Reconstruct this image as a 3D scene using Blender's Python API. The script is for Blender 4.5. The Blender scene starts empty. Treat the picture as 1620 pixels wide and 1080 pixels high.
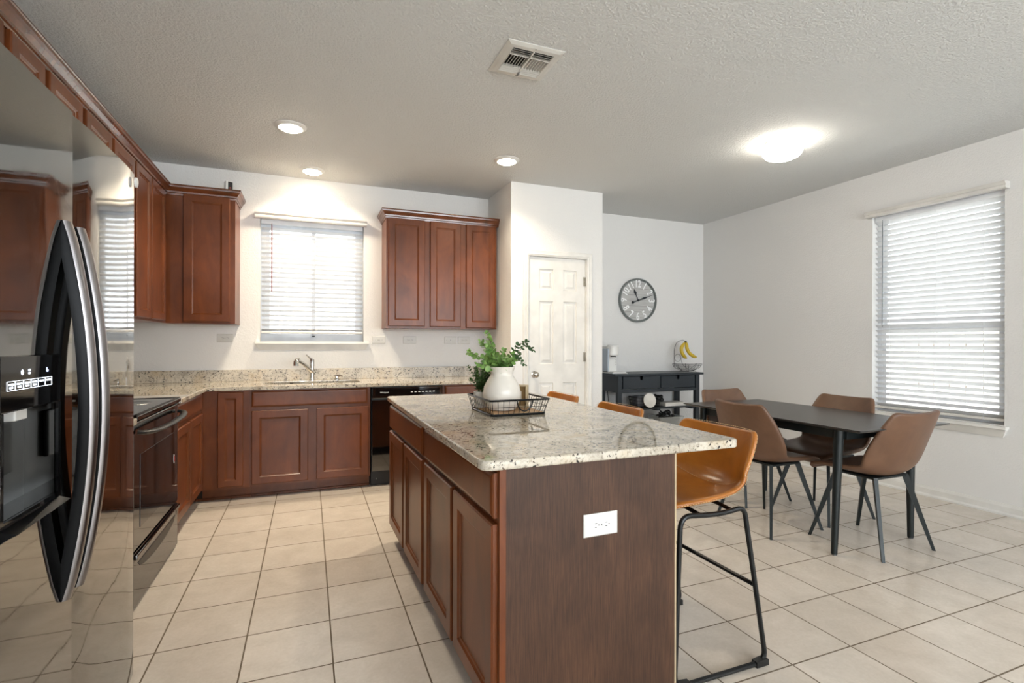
import bpy, bmesh, math, random
from mathutils import Vector, Matrix
PI = math.pi
R = math.radians
random.seed(7)
SC = bpy.context.scene
COL = SC.collection

# ------------------------------------------------------------------ camera
YAW, ROLL, CAM_H, FPX = 0.37955, 0.0023152, 1.225, 805.17
cam = bpy.data.cameras.new('camera')
cam.sensor_fit = 'HORIZONTAL'
cam.sensor_width = 36.0
cam.lens = FPX / 1620.0 * 36.0
cam.shift_y = 2.67 / 1620.0
cam.clip_start = 0.02
cam_o = bpy.data.objects.new('camera', cam)
COL.objects.link(cam_o)
_r = Vector((math.cos(YAW), -math.sin(YAW), 0)); _d = Vector((math.sin(YAW), math.cos(YAW), 0)); _u = Vector((0, 0, 1))
_rr = math.cos(ROLL) * _r + math.sin(ROLL) * _u
_uu = -math.sin(ROLL) * _r + math.cos(ROLL) * _u
cam_o.matrix_world = Matrix(((_rr.x, _uu.x, -_d.x, 0), (_rr.y, _uu.y, -_d.y, 0), (_rr.z, _uu.z, -_d.z, CAM_H), (0, 0, 0, 1)))
SC.camera = cam_o

# ------------------------------------------------------------------ view, sky, daylight
SC.view_settings.view_transform = 'Standard'
SC.view_settings.look = 'None'
SC.view_settings.exposure = 1.4
SC.view_settings.gamma = 1.0
SC.view_settings.use_curve_mapping = False
SC.cycles.use_denoising = True
SC.cycles.max_bounces = 10
SC.cycles.diffuse_bounces = 5
SC.cycles.glossy_bounces = 5
SC.cycles.transmission_bounces = 6
SC.cycles.transparent_max_bounces = 16
SC.cycles.sample_clamp_indirect = 8.0
SC.cycles.caustics_reflective = False
SC.cycles.caustics_refractive = False
SKY = 1.0
world = bpy.data.worlds.new('sky')
SC.world = world
world.use_nodes = True
_bg = world.node_tree.nodes['Background']
_bg.inputs[0].default_value = (0.93, 0.965, 1.0, 1)
_bg.inputs[1].default_value = SKY

XL, XR, YK, YD, YF, CEIL = -1.365, 4.642, 5.06, 5.10, -4.2, 2.735
XP0, XP1, YP = 1.748, 2.738, 4.415
WINK = (-0.408, 0.486, 1.235, 2.345)      # kitchen window x0 x1 z0 z1
WINR = (2.085, 3.010, 0.640, 2.350)       # dining window y0 y1 z0 z1
REAR = [(-0.9, 1.4, 0.85, 2.5), (1.9, 4.2, 0.85, 2.5)]   # unseen openings added behind the camera, sized and placed to light the room

def portal(name, loc, rot, sx, sy):
    l = bpy.data.lights.new(name, 'AREA'); l.shape = 'RECTANGLE'; l.size = sx; l.size_y = sy
    l.cycles.is_portal = True
    o = bpy.data.objects.new(name, l); o.location = loc; o.rotation_euler = rot; COL.objects.link(o)
portal('window_daylight', ((WINK[0]+WINK[1])/2, YK+0.16, (WINK[2]+WINK[3])/2), (R(-90), 0, 0), WINK[1]-WINK[0], WINK[3]-WINK[2])
portal('window_daylight', (XR+0.16, (WINR[0]+WINR[1])/2, (WINR[2]+WINR[3])/2), (0, R(90), 0), WINR[3]-WINR[2], WINR[1]-WINR[0])
for a in REAR:      # added fill lamps at the unseen rear openings, standing in for daylight
    l = bpy.data.lights.new('rear_fill_light', 'AREA'); l.shape = 'RECTANGLE'; l.size = a[1]-a[0]; l.size_y = a[3]-a[2]
    l.energy = 50.0; l.color = (0.86, 0.93, 1.0)
    o = bpy.data.objects.new('rear_fill_light', l); COL.objects.link(o)
    o.location = ((a[0]+a[1])/2, YF-0.16, (a[2]+a[3])/2); o.rotation_euler = (R(90), 0, 0)

sun = bpy.data.lights.new('sun', 'SUN'); sun.energy = 13.0; sun.angle = R(2); sun.color = (0.84, 0.92, 1.0)
sun_o = bpy.data.objects.new('sun', sun); COL.objects.link(sun_o)
sun_o.rotation_euler = Vector((0.12, 0.75, -0.85)).to_track_quat('-Z', 'Y').to_euler()   # from behind the camera, through the rear openings

# ------------------------------------------------------------------ materials
def lin(c):
    return tuple(((v/255)/12.92 if v/255 <= 0.04045 else ((v/255+0.055)/1.055)**2.4) for v in c) + (1,)
class NT:
    def __init__(s, name):
        s.m = bpy.data.materials.new(name); s.m.use_nodes = True
        s.t = s.m.node_tree; s.p = s.t.nodes['Principled BSDF']; s.out = s.t.nodes['Material Output']
    def n(s, t, **k):
        nd = s.t.nodes.new(t)
        for a, b in k.items(): setattr(nd, a, b)
        return nd
    def l(s, a, b): s.t.links.new(a, b)
    def coords(s, scale=(1, 1, 1), loc=(0, 0, 0), kind='Object'):
        tc = s.n('ShaderNodeTexCoord'); mp = s.n('ShaderNodeMapping')
        mp.inputs['Scale'].default_value = scale; mp.inputs['Location'].default_value = loc
        s.l(tc.outputs[kind], mp.inputs['Vector']); return mp.outputs['Vector']
    def noise(s, vec, scale, detail=3, rough=0.55, dist=0):
        n = s.n('ShaderNodeTexNoise'); n.inputs['Scale'].default_value = scale; n.inputs['Detail'].default_value = detail
        n.inputs['Roughness'].default_value = rough; n.inputs['Distortion'].default_value = dist
        s.l(vec, n.inputs['Vector']); return n.outputs['Fac']
    def ramp(s, fac, stops):
        r = s.n('ShaderNodeValToRGB'); e = r.color_ramp.elements
        while len(e) < len(stops): e.new(0.5)
        for i, (p, c) in enumerate(stops): e[i].position = p; e[i].color = c
        s.l(fac, r.inputs[0]); return r.outputs[0]
    def mix(s, fac, a, b, mode='MIX'):
        m = s.n('ShaderNodeMix', data_type='RGBA', blend_type=mode)
        for v, i in ((fac, 0), (a, 6), (b, 7)):
            if hasattr(v, 'links'): s.l(v, m.inputs[i])
            else: m.inputs[i].default_value = v
        return m.outputs[2]
    def bump(s, h, strength=0.3, dist=0.002):
        b = s.n('ShaderNodeBump'); b.inputs['Strength'].default_value = strength; b.inputs['Distance'].default_value = dist
        s.l(h, b.inputs['Height']); s.l(b.outputs[0], s.p.inputs['Normal']); return b
    def set(s, **k):
        for a, v in k.items():
            s.p.inputs[a.replace('_', ' ')].default_value = v
        return s

def plain(name, c, rough=0.5, metal=0.0, ior=1.5, nb=0, ns=40, **k):
    m = NT(name); m.set(Base_Color=lin(c), Roughness=rough, Metallic=metal, IOR=ior)
    v = m.coords()
    f = m.noise(v, 6, 3)
    c2 = lin(tuple(x*0.94 for x in c))
    m.l(m.ramp(f, [(0.35, lin(c)), (0.7, c2)]), m.p.inputs['Base Color'])
    if nb: m.bump(m.noise(v, ns, 3), nb, 0.001)
    for a, b in k.items(): m.p.inputs[a.replace('_', ' ')].default_value = b
    return m.m

def paint(name, c, scale, strength, rough=0.85):
    m = NT(name); m.set(Roughness=rough, Base_Color=lin(c)); m.p.inputs['Specular IOR Level'].default_value = 0.25
    v = m.coords()
    a = m.noise(v, scale, 4, 0.6, 0.3)
    r = m.ramp(a, [(0.42, (0, 0, 0, 1)), (0.6, (1, 1, 1, 1))])
    m.bump(r, strength, 0.006); return m.m

def wood(name, c, c2, rough=0.3, sc=(9, 9, 1.1), fine=0.35, coat=0.0, con=0.62, spec=0.35):
    m = NT(name); v = m.coords(sc)
    big = m.noise(m.coords((2.2, 2.2, 1.2)), 2.5, 4, 0.55, 0.8)
    gr = m.noise(v, 7, 8, 0.65, 0.6)
    col = m.ramp(big, [(0.3, lin(c2)), (0.68, lin(c))])
    g = m.ramp(gr, [(0.3, (con, con*0.97, con*0.94, 1)), (0.62, (1, 1, 1, 1))])
    m.l(m.mix(fine, col, m.mix(1.0, col, g, 'MULTIPLY')), m.p.inputs['Base Color'])
    m.set(Roughness=rough, Coat_Weight=coat, Coat_Roughness=0.2); m.p.inputs['Specular IOR Level'].default_value = spec
    m.bump(gr, 0.04, 0.001); return m.m

M = {}
M['wall'] = paint('wall_paint', (223, 222, 220), 75, 0.22)
M['ceiling'] = paint('ceiling_texture', (212, 213, 212), 68, 0.65)
M['trim'] = plain('white_trim_paint', (226, 224, 219), 0.4)
M['vinyl'] = plain('white_vinyl', (225, 228, 232), 0.4)
M['wood'] = wood('cherry_stained_maple', (116, 62, 30), (88, 46, 21))
M['wood_gloss'] = wood('glossy_cherry_moulding', (112, 60, 32), (84, 44, 22), 0.2, spec=0.7)
M['wood_end'] = wood('brown_wood_laminate', (88, 60, 43), (66, 44, 31), 0.5, (45, 45, 1.3), 1.0, 0.0, con=0.4)
M['black'] = plain('black_gloss_enamel', (9, 9, 10), 0.05, ior=2.1, nb=0.01, ns=4)
M['handle_black'] = plain('satin_black_handle', (7, 7, 8), 0.3, ior=1.45, Specular_IOR_Level=0.12)
M['handle_face'] = plain('pewter_handle_face', (150, 146, 147), 0.3, 1.0)
M['black_matte'] = plain('black_plastic', (16, 17, 18), 0.4)
M['glass_black'] = plain('black_ceramic_glass', (10, 10, 11), 0.06)
M['black_metal'] = plain('black_powder_coat', (17, 19, 20), 0.33, 0.3)
M['leg_metal'] = plain('blackened_green_metal', (19, 27, 28), 0.4, 0.2)
M['chrome'] = plain('polished_chrome', (215, 215, 215), 0.1, 1.0)
M['nickel'] = plain('satin_nickel', (190, 183, 170), 0.25, 1.0)
M['steel'] = plain('brushed_steel', (120, 120, 120), 0.3, 1.0)
M['plate'] = plain('white_plastic', (232, 231, 227), 0.35)
M['plate_old'] = plain('ivory_plastic', (205, 203, 197), 0.4)
M['dark'] = plain('dark_slot', (20, 20, 20), 0.6)
M['ceramic'] = plain('cream_glazed_ceramic', (226, 219, 208), 0.28, nb=0.1, ns=30)
M['pot'] = plain('white_pot', (214, 209, 202), 0.5)
M['tray_wood'] = wood('light_tray_wood', (176, 140, 98), (150, 112, 74), 0.5, (2, 30, 30))
M['box_wood'] = wood('pale_box_wood', (196, 178, 146), (166, 146, 112), 0.6, (20, 20, 2))
M['box_inside'] = wood('tan_box_wood', (150, 122, 78), (124, 98, 60), 0.6, (20, 20, 2))
M['paper'] = plain('label_paper', (222, 214, 200), 0.7)
M['console'] = plain('blue_black_stain', (36, 44, 51), 0.4)
M['tabletop'] = wood('charcoal_tabletop', (62, 60, 58), (52, 50, 49), 0.3, (26, 1.2, 26), 0.5, 0.0)
M['stitch'] = plain('cream_thread', (206, 180, 138), 0.8)
M['stem'] = plain('plant_stem', (96, 98, 60), 0.7)
M['banana'] = plain('banana_skin', (206, 176, 52), 0.45)
M['banana_tip'] = plain('banana_tip', (88, 82, 34), 0.6)
M['clock_rim'] = plain('grey_clock_rim', (122, 128, 126), 0.4, 0.3)
M['white_num'] = plain('white_numeral', (245, 246, 246), 0.5)
M['hand'] = plain('clock_hand', (28, 34, 40), 0.5)
M['red'] = plain('red_plastic', (165, 50, 46), 0.5)
M['wand'] = plain('wand_tinted', (150, 88, 88), 0.4)
M['wand_grey'] = plain('wand_grey', (120, 124, 128), 0.3)
M['valance'] = plain('valance_painted', (216, 213, 208), 0.45)
M['tan_tape'] = plain('tape', (190, 184, 176), 0.5)
M['grey_body'] = plain('pale_grey_plastic', (176, 186, 196), 0.4)
M['fence'] = wood('pale_fence_wood', (206, 198, 190), (186, 178, 170), 0.8, (12, 12, 1))
M['yard'] = plain('pale_ground', (172, 170, 160), 0.9)  # ground paled to bounce more light up onto the blind slats
M['cloth_grey'] = plain('grey_packets', (120, 122, 128), 0.6)

def _tile():
    m = NT('beige_floor_tile')
    s = 0.32575
    v = m.coords((1, 1, 1), (0.5629, -4.339 + 30*s, 0))
    b = m.n('ShaderNodeTexBrick'); b.offset = 0.0; b.squash = 1.0
    for k, x in (('Scale', 1.0), ('Mortar Size', 0.0032), ('Mortar Smooth', 0.1), ('Bias', 0.0), ('Brick Width', s), ('Row Height', s)):
        b.inputs[k].default_value = x
    b.inputs['Color1'].default_value = lin((225, 216, 205)); b.inputs['Color2'].default_value = lin((216, 206, 194)); b.inputs['Mortar'].default_value = lin((112, 98, 80))
    m.l(v, b.inputs['Vector'])
    n1 = m.noise(m.coords((1, 1, 1)), 5.5, 6, 0.65, 0.5); n2 = m.noise(m.coords((1, 1, 1)), 70, 4, 0.6)
    mo = m.ramp(n1, [(0.3, (0.84, 0.83, 0.81, 1)), (0.7, (1, 1, 1, 1))])
    sp = m.ramp(n2, [(0.3, (0.93, 0.92, 0.9, 1)), (0.7, (1, 1, 1, 1))])
    c = m.mix(1.0, m.mix(1.0, b.outputs['Color'], mo, 'MULTIPLY'), sp, 'MULTIPLY')
    m.l(c, m.p.inputs['Base Color'])
    rr = m.ramp(b.outputs['Fac'], [(0.0, (0.2, 0.2, 0.2, 1)), (1.0, (0.85, 0.85, 0.85, 1))])
    m.l(rr, m.p.inputs['Roughness'])
    inv = m.n('ShaderNodeMath', operation='SUBTRACT'); inv.inputs[0].default_value = 1.0; m.l(b.outputs['Fac'], inv.inputs[1])
    m.bump(inv.outputs[0], 0.35, 0.002); return m.m
M['tile'] = _tile()

def _granite(name, rough):
    m = NT(name)
    v = m.coords()
    w = m.noise(v, 7, 4, 0.6, 0.4)
    base = m.ramp(w, [(0.3, lin((160, 151, 136))), (0.5, lin((200, 193, 180))), (0.72, lin((188, 172, 146)))])
    n2 = m.noise(v, 75, 5, 0.7, 0.3)
    grey = m.ramp(n2, [(0.34, lin((150, 140, 128))), (0.5, lin((250, 248, 244)))])
    c = m.mix(0.7, base, m.mix(1.0, base, grey, 'MULTIPLY'))
    vo = m.n('ShaderNodeTexVoronoi'); vo.inputs['Scale'].default_value = 105; vo.inputs['Randomness'].default_value = 1.0
    dv = m.n('ShaderNodeMix', data_type='VECTOR'); nz = m.n('ShaderNodeTexNoise'); nz.inputs['Scale'].default_value = 60; m.l(v, nz.inputs['Vector'])
    dv.inputs[0].default_value = 0.03; m.l(v, dv.inputs[4]); m.l(nz.outputs['Color'], dv.inputs[5]); m.l(dv.outputs[1], vo.inputs['Vector'])
    sp = m.n('ShaderNodeSeparateColor'); m.l(vo.outputs['Color'], sp.inputs[0])
    cl = m.noise(v, 13, 3, 0.6)
    th = m.n('ShaderNodeMath', operation='MULTIPLY_ADD'); m.l(cl, th.inputs[0]); th.inputs[1].default_value = 1.3; th.inputs[2].default_value = -0.49   # share of dark crystals
    lt = m.n('ShaderNodeMath', operation='LESS_THAN'); m.l(sp.outputs[0], lt.inputs[0]); m.l(th.outputs[0], lt.inputs[1])
    ed = m.n('ShaderNodeMath', operation='LESS_THAN'); m.l(vo.outputs['Distance'], ed.inputs[0]); ed.inputs[1].default_value = 0.52
    mk = m.n('ShaderNodeMath', operation='MULTIPLY'); m.l(lt.outputs[0], mk.inputs[0]); m.l(ed.outputs[0], mk.inputs[1])
    dk = m.ramp(sp.outputs[1], [(0.0, lin((36, 33, 34))), (0.6, lin((62, 54, 50))), (1.0, lin((112, 98, 84)))])
    c = m.mix(mk.outputs[0], c, dk)
    m.l(c, m.p.inputs['Base Color'])
    m.set(Roughness=rough, IOR=1.65); return m.m
M['granite'] = _granite('polished_speckled_granite', 0.02)
M['granite_splash'] = _granite('honed_speckled_granite', 0.4)

def _fridge():
    m = NT('black_mirror_steel'); m.set(Base_Color=(0.30, 0.30, 0.29, 1), Metallic=1.0, Roughness=0.035)
    v = m.coords((1, 1, 0.6))
    m.bump(m.noise(v, 5, 2, 0.5), 0.05, 0.01)
    sm = m.noise(m.coords((1, 1, 1)), 9, 6, 0.7, 1.2)
    m.l(m.ramp(sm, [(0.45, (0.03, 0.03, 0.03, 1)), (0.8, (0.12, 0.12, 0.12, 1))]), m.p.inputs['Roughness'])
    return m.m
M['fridge'] = _fridge()

def _leather(name, c, c2, rough):
    m = NT(name); v = m.coords()
    f = m.noise(v, 7, 5, 0.6, 0.5)
    m.l(m.ramp(f, [(0.3, lin(c2)), (0.7, lin(c))]), m.p.inputs['Base Color'])
    m.set(Roughness=rough); vo = m.n('ShaderNodeTexVoronoi'); vo.inputs['Scale'].default_value = 260; m.l(v, vo.inputs['Vector'])
    m.bump(vo.outputs['Distance'], 0.08, 0.0006); return m.m
M['tan'] = _leather('tan_leather', (182, 114, 42), (150, 88, 28), 0.3)
M['brown'] = _leather('brown_leather', (112, 81, 60), (95, 67, 49), 0.4)

def _slat():
    m = NT('white_blind_slat'); m.set(Base_Color=lin((231, 232, 233)), Roughness=0.5)
    tr = m.n('ShaderNodeBsdfTranslucent'); tr.inputs[0].default_value = (0.9, 0.9, 0.92, 1)
    mx = m.n('ShaderNodeMixShader'); mx.inputs[0].default_value = 0.12
    m.l(m.p.outputs[0], mx.inputs[1]); m.l(tr.outputs[0], mx.inputs[2]); m.l(mx.outputs[0], m.out.inputs[0]); return m.m
M['slat'] = _slat()
def _pane():
    m = NT('clear_window_glass')
    t = m.n('ShaderNodeBsdfTransparent'); g = m.n('ShaderNodeBsdfGlossy'); g.inputs['Roughness'].default_value = 0.02
    mx = m.n('ShaderNodeMixShader'); mx.inputs[0].default_value = 0.06
    m.l(t.outputs[0], mx.inputs[1]); m.l(g.outputs[0], mx.inputs[2]); m.l(mx.outputs[0], m.out.inputs[0]); return m.m
M['pane'] = _pane()
def _clear(name, tint, f):
    m = NT(name); t = m.n('ShaderNodeBsdfTransparent'); t.inputs[0].default_value = tint
    mx = m.n('ShaderNodeMixShader'); mx.inputs[0].default_value = f
    m.set(Base_Color=(0.8, 0.82, 0.82, 1), Roughness=0.15)
    m.l(t.outputs[0], mx.inputs[1]); m.l(m.p.outputs[0], mx.inputs[2]); m.l(mx.outputs[0], m.out.inputs[0]); return m.m
M['clear_plastic'] = _clear('clear_plastic', (0.95, 0.97, 0.97, 1), 0.35)
def glow(name, c, s):
    m = NT(name); m.set(Base_Color=(0.9, 0.9, 0.88, 1), Roughness=0.4); m.p.inputs['Emission Color'].default_value = c; m.p.inputs['Emission Strength'].default_value = s
    return m.m
WARM = (1.0, 0.85, 0.64, 1)
M['lamp'] = glow('lit_lens', WARM, 26.0)
M['dome'] = glow('lit_dome_glass', (1.0, 0.92, 0.80, 1), 11.0)
M['icon'] = glow('lit_icon', (0.75, 0.85, 1.0, 1), 1.2)
M['icon_blue'] = glow('lit_blue_icon', (0.3, 0.4, 1.0, 1), 1.2)
def _leafm(name, c, c2):
    m = NT(name); f = m.noise(m.coords(), 28, 2, 0.5)
    m.l(m.ramp(f, [(0.35, lin(c2)), (0.65, lin(c))]), m.p.inputs['Base Color']); m.set(Roughness=0.5)
    tr = m.n('ShaderNodeBsdfTranslucent'); tr.inputs[0].default_value = lin(c)
    mx = m.n('ShaderNodeMixShader'); mx.inputs[0].default_value = 0.2
    m.l(m.p.outputs[0], mx.inputs[1]); m.l(tr.outputs[0], mx.inputs[2]); m.l(mx.outputs[0], m.out.inputs[0]); return m.m
M['leaf'] = _leafm('eucalyptus_leaf', (142, 176, 96), (84, 126, 60))
M['leaf_dark'] = _leafm('dark_eucalyptus_leaf', (76, 108, 66), (50, 80, 48))
M['fern'] = _leafm('fern_leaf', (74, 104, 48), (44, 72, 34))
def _clockface():
    m = NT('grey_plank_clock_face'); v = m.coords((1, 1, 1))
    g = m.noise(m.coords((1.5, 30, 30)), 4, 6, 0.6)
    c = m.ramp(g, [(0.3, lin((168, 168, 166))), (0.7, lin((192, 192, 190)))])
    sx = m.n('ShaderNodeSeparateXYZ'); m.l(v, sx.inputs[0])
    md = m.n('ShaderNodeMath', operation='PINGPONG'); m.l(sx.outputs['Z'], md.inputs[0]); md.inputs[1].default_value = 0.034
    ln = m.n('ShaderNodeMath', operation='LESS_THAN'); m.l(md.outputs[0], ln.inputs[0]); ln.inputs[1].default_value = 0.0016
    m.l(m.mix(ln.outputs[0], c, lin((128, 126, 122))), m.p.inputs['Base Color']); m.set(Roughness=0.6); return m.m
M['clock_face'] = _clockface()

# ------------------------------------------------------------------ mesh helpers
def newbm(): return bmesh.new()
def box(bm, x0, x1, y0, y1, z0, z1, bev=0.0, seg=2):
    v = [bm.verts.new(p) for p in ((x0,y0,z0),(x1,y0,z0),(x1,y1,z0),(x0,y1,z0),(x0,y0,z1),(x1,y0,z1),(x1,y1,z1),(x0,y1,z1))]
    fs = [bm.faces.new([v[i] for i in q]) for q in ((3,2,1,0),(4,5,6,7),(0,1,5,4),(1,2,6,5),(2,3,7,6),(3,0,4,7))]
    if bev:
        es = list({e for f in fs for e in f.edges})
        bmesh.ops.bevel(bm, geom=es, offset=bev, segments=seg, profile=0.5, affect='EDGES', clamp_overlap=True)
    return bm
def hexa(bm, lo, hi):
    """lo, hi: 4 points each (ccw seen from above)"""
    v = [bm.verts.new(p) for p in lo] + [bm.verts.new(p) for p in hi]
    for q in ((3,2,1,0),(4,5,6,7),(0,1,5,4),(1,2,6,5),(2,3,7,6),(3,0,4,7)): bm.faces.new([v[i] for i in q])
    return bm
def prism(bm, pts, ax, a0, a1):
    """pts: 2D polygon; ax: extrusion axis. axis x -> (y,z), y -> (x,z), z -> (x,y)"""
    def P(p, a):
        return {'x': (a, p[0], p[1]), 'y': (p[0], a, p[1]), 'z': (p[0], p[1], a)}[ax]
    A = [bm.verts.new(P(p, a0)) for p in pts]; B = [bm.verts.new(P(p, a1)) for p in pts]
    n = len(pts); bm.faces.new(A[::-1]); bm.faces.new(B)
    for i in range(n): bm.faces.new((A[i], A[(i+1) % n], B[(i+1) % n], B[i]))
    return bm
def lathe(bm, prof, n=32, c=(0, 0, 0), ax='z', sx=1.0, sy=1.0, ring=False):
    """ring: the profile is a closed loop (a hollow ring), else the ends are capped"""
    rings = []
    for r, z in prof:
        rg = []
        for k in range(n if r > 1e-6 else 1):
            a = 2*PI*k/n; p = (r*math.cos(a)*sx, r*math.sin(a)*sy, z)
            if ax == 'y': p = (p[0], p[2], p[1])
            if ax == 'x': p = (p[2], p[0], p[1])
            rg.append(bm.verts.new((p[0]+c[0], p[1]+c[1], p[2]+c[2])))
        rings.append(rg)
    for A, B in zip(rings, rings[1:]+(rings[:1] if ring else [])):
        if len(A) == 1 and len(B) == 1: continue
        for k in range(n):
            k2 = (k+1) % n
            if len(A) == 1: bm.faces.new((A[0], B[k], B[k2]))
            elif len(B) == 1: bm.faces.new((A[k], A[k2], B[0]))
            else: bm.faces.new((A[k], A[k2], B[k2], B[k]))
    for rg, rev in (() if ring else ((rings[0], True), (rings[-1], False))):
        if len(rg) > 2: bm.faces.new(rg[::-1] if rev else rg)
    return bm
def tube(bm, pts, r, n=8, closed=False, flat=None):
    pts = [Vector(p) for p in pts]; m = len(pts)
    rs = r if isinstance(r, (list, tuple)) else [r]*m
    up = None; rings = []
    for i, p in enumerate(pts):
        a = pts[(i-1) % m] if (closed or i > 0) else p
        b = pts[(i+1) % m] if (closed or i < m-1) else p
        t = (b-a).normalized()
        if up is None: up = Vector((0, 0, 1)) if abs(t.z) < 0.9 else Vector((0, 1, 0))
        s = t.cross(up)
        if s.length < 1e-5: s = t.orthogonal()
        s.normalize(); up = s.cross(t).normalized()
        w, h = (rs[i], rs[i]) if flat is None else (rs[i], rs[i]*flat)
        rings.append([bm.verts.new(p + s*math.cos(2*PI*k/n)*w + up*math.sin(2*PI*k/n)*h) for k in range(n)])
    for i in range(m if closed else m-1):
        A, B = rings[i], rings[(i+1) % m]
        for k in range(n): bm.faces.new((A[k], A[(k+1) % n], B[(k+1) % n], B[k]))
    if not closed: bm.faces.new(rings[0][::-1]); bm.faces.new(rings[-1])
    return bm
def fillet(pts, rad, n=5):
    """round the inner corners of a polyline"""
    pts = [Vector(p) for p in pts]; out = [pts[0]]
    for a, b, c in zip(pts, pts[1:], pts[2:]):
        u = (a-b); v = (c-b); r = min(rad, u.length*0.45, v.length*0.45)
        p0 = b+u.normalized()*r; p1 = b+v.normalized()*r
        for k in range(n+1):
            t = k/n; out.append((1-t)**2*p0 + 2*t*(1-t)*b + t*t*p1)
    out.append(pts[-1]); return out
def panel(bm, o, U, V, N, w, h, loops, back=True):
    """rectangular relief: loops of (inset, height above o along N)"""
    o, U, V, N = Vector(o), Vector(U), Vector(V), Vector(N); rings = []
    for ins, d in loops:
        rings.append([bm.verts.new(o+U*a+V*b+N*d) for a, b in ((ins, ins), (w-ins, ins), (w-ins, h-ins), (ins, h-ins))])
    for A, B in zip(rings, rings[1:]):
        for k in range(4): bm.faces.new((A[k], A[(k+1) % 4], B[(k+1) % 4], B[k]))
    bm.faces.new(rings[-1])
    if back: bm.faces.new(rings[0][::-1])
    return bm
def sweep_profile(bm, prof, path):
    """prof: (out, z) polygon; path: list of ((x,y), (outx,outy)) mitred stations"""
    rings = [[bm.verts.new((p[0]+n[0]*o, p[1]+n[1]*o, z)) for o, z in prof] for p, n in path]
    m = len(prof)
    for A, B in zip(rings, rings[1:]):
        for k in range(m): bm.faces.new((A[k], A[(k+1) % m], B[(k+1) % m], B[k]))
    bm.faces.new(rings[0][::-1]); bm.faces.new(rings[-1]); return bm

def mesh_obj(name, bm, mat, parent=None, smooth=False, ang=35):
    bmesh.ops.recalc_face_normals(bm, faces=bm.faces[:])
    me = bpy.data.meshes.new(name); bm.to_mesh(me); bm.free()
    if smooth:
        for p in me.polygons: p.use_smooth = True
        me.set_sharp_from_angle(angle=R(ang))
    for x in (mat if isinstance(mat, (list, tuple)) else [mat]): me.materials.append(M[x])
    o = bpy.data.objects.new(name, me); COL.objects.link(o)
    if parent: o.parent = parent
    return o
def thing(name, label, cat, loc=(0, 0, 0), rz=0.0, group=None):
    o = bpy.data.objects.new(name, None); o.empty_display_size = 0.05; COL.objects.link(o)
    o.location = loc; o.rotation_euler = (0, 0, rz); o['label'] = label; o['category'] = cat
    if group: o['group'] = group
    return o
def tag(o, label, cat, group=None):
    o['label'] = label; o['category'] = cat
    if group: o['group'] = group
    return o
def wpart(name, bm, mat, t, **k):
    """part given in world coordinates under an unrotated thing"""
    bmesh.ops.translate(bm, verts=bm.verts[:], vec=-Vector(t.location)); return mesh_obj(name, bm, mat, t, **k)
def struct(name, bm, mat, parent=None, **k):
    o = mesh_obj(name, bm, mat, parent, **k)
    if not parent: o['kind'] = 'structure'
    return o
def dup(o, loc=None, rz=None, label=None, parent=None):
    kids = list(o.children); c = o.copy(); COL.objects.link(c)
    if parent: c.parent = parent
    if loc is not None: c.location = loc
    if rz is not None: c.rotation_euler = (0, 0, rz)
    if label: c['label'] = label
    for k in kids: dup(k, parent=c)
    return c
def text_mesh(name, body, size, mat, parent, loc, rot, ext=0.0008, sx=1.0, bold=0.0, align='CENTER'):
    c = bpy.data.curves.new(name, 'FONT'); c.body = body; c.size = size; c.extrude = ext; c.align_x = align; c.align_y = 'CENTER'; c.offset = bold
    c.materials.append(M[mat]); f_ = bpy.data.objects.new(name, c); COL.objects.link(f_)
    bpy.context.view_layer.update()
    me = bpy.data.meshes.new_from_object(f_.evaluated_get(bpy.context.evaluated_depsgraph_get()))
    bpy.data.objects.remove(f_); bpy.data.curves.remove(c)
    o = bpy.data.objects.new(name, me); COL.objects.link(o)
    o.parent = parent; o.location = loc; o.rotation_euler = rot; o.scale = (sx, 1, 1); return o

# ------------------------------------------------------------------ setting
struct('floor', box(newbm(), XL-0.15, XR+0.15, YF-0.15, YD+0.15, -0.1, 0.0), 'tile')
struct('ceiling', box(newbm(), XL-0.15, XR+0.15, YF-0.15, YD+0.15, CEIL, CEIL+0.1), 'ceiling')
struct('wall_left', box(newbm(), XL-0.12, XL, YF, YK, 0, CEIL), 'wall')
T = 0.14
bm = newbm(); x0, x1, z0, z1 = WINK
for a in ((XL-0.12, x0, 0, CEIL), (x1, XP0+0.1, 0, CEIL), (x0, x1, 0, z0), (x0, x1, z1, CEIL)): box(bm, a[0], a[1], YK, YK+T, a[2], a[3])
struct('wall_back', bm, 'wall')
struct('wall_pantry_side', box(newbm(), XP0, XP0+0.1, YP+0.1, YK, 0, CEIL), 'wall')
DX0, DX1, DZ = 1.925, 2.562, 2.062      # pantry door opening
bm = newbm()
for a in ((XP0, DX0, 0, CEIL), (DX1, XP1, 0, CEIL), (DX0, DX1, DZ, CEIL)): box(bm, a[0], a[1], YP, YP+0.1, a[2], a[3])
struct('wall_pantry_front', bm, 'wall')
struct('wall_pantry_return', box(newbm(), XP1-0.1, XP1, YP+0.1, YD, 0, CEIL), 'wall')
struct('wall_dining', box(newbm(), XP1-0.1, XR+0.14, YD, YD+0.1, 0, CEIL), 'wall')
bm = newbm(); y0, y1, z0, z1 = WINR
for a in ((YF, y0, 0, CEIL), (y1, YD, 0, CEIL), (y0, y1, 0, z0), (y0, y1, z1, CEIL)): box(bm, XR, XR+T, a[0], a[1], a[2], a[3])
struct('wall_right', bm, 'wall')
bm = newbm(); px = XL-0.12
for a in REAR:
    box(bm, px, a[0], YF-T, YF, 0, CEIL); box(bm, a[0], a[1], YF-T, YF, 0, a[2]); box(bm, a[0], a[1], YF-T, YF, a[3], CEIL); px = a[1]
box(bm, px, XR+T, YF-T, YF, 0, CEIL)
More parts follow.
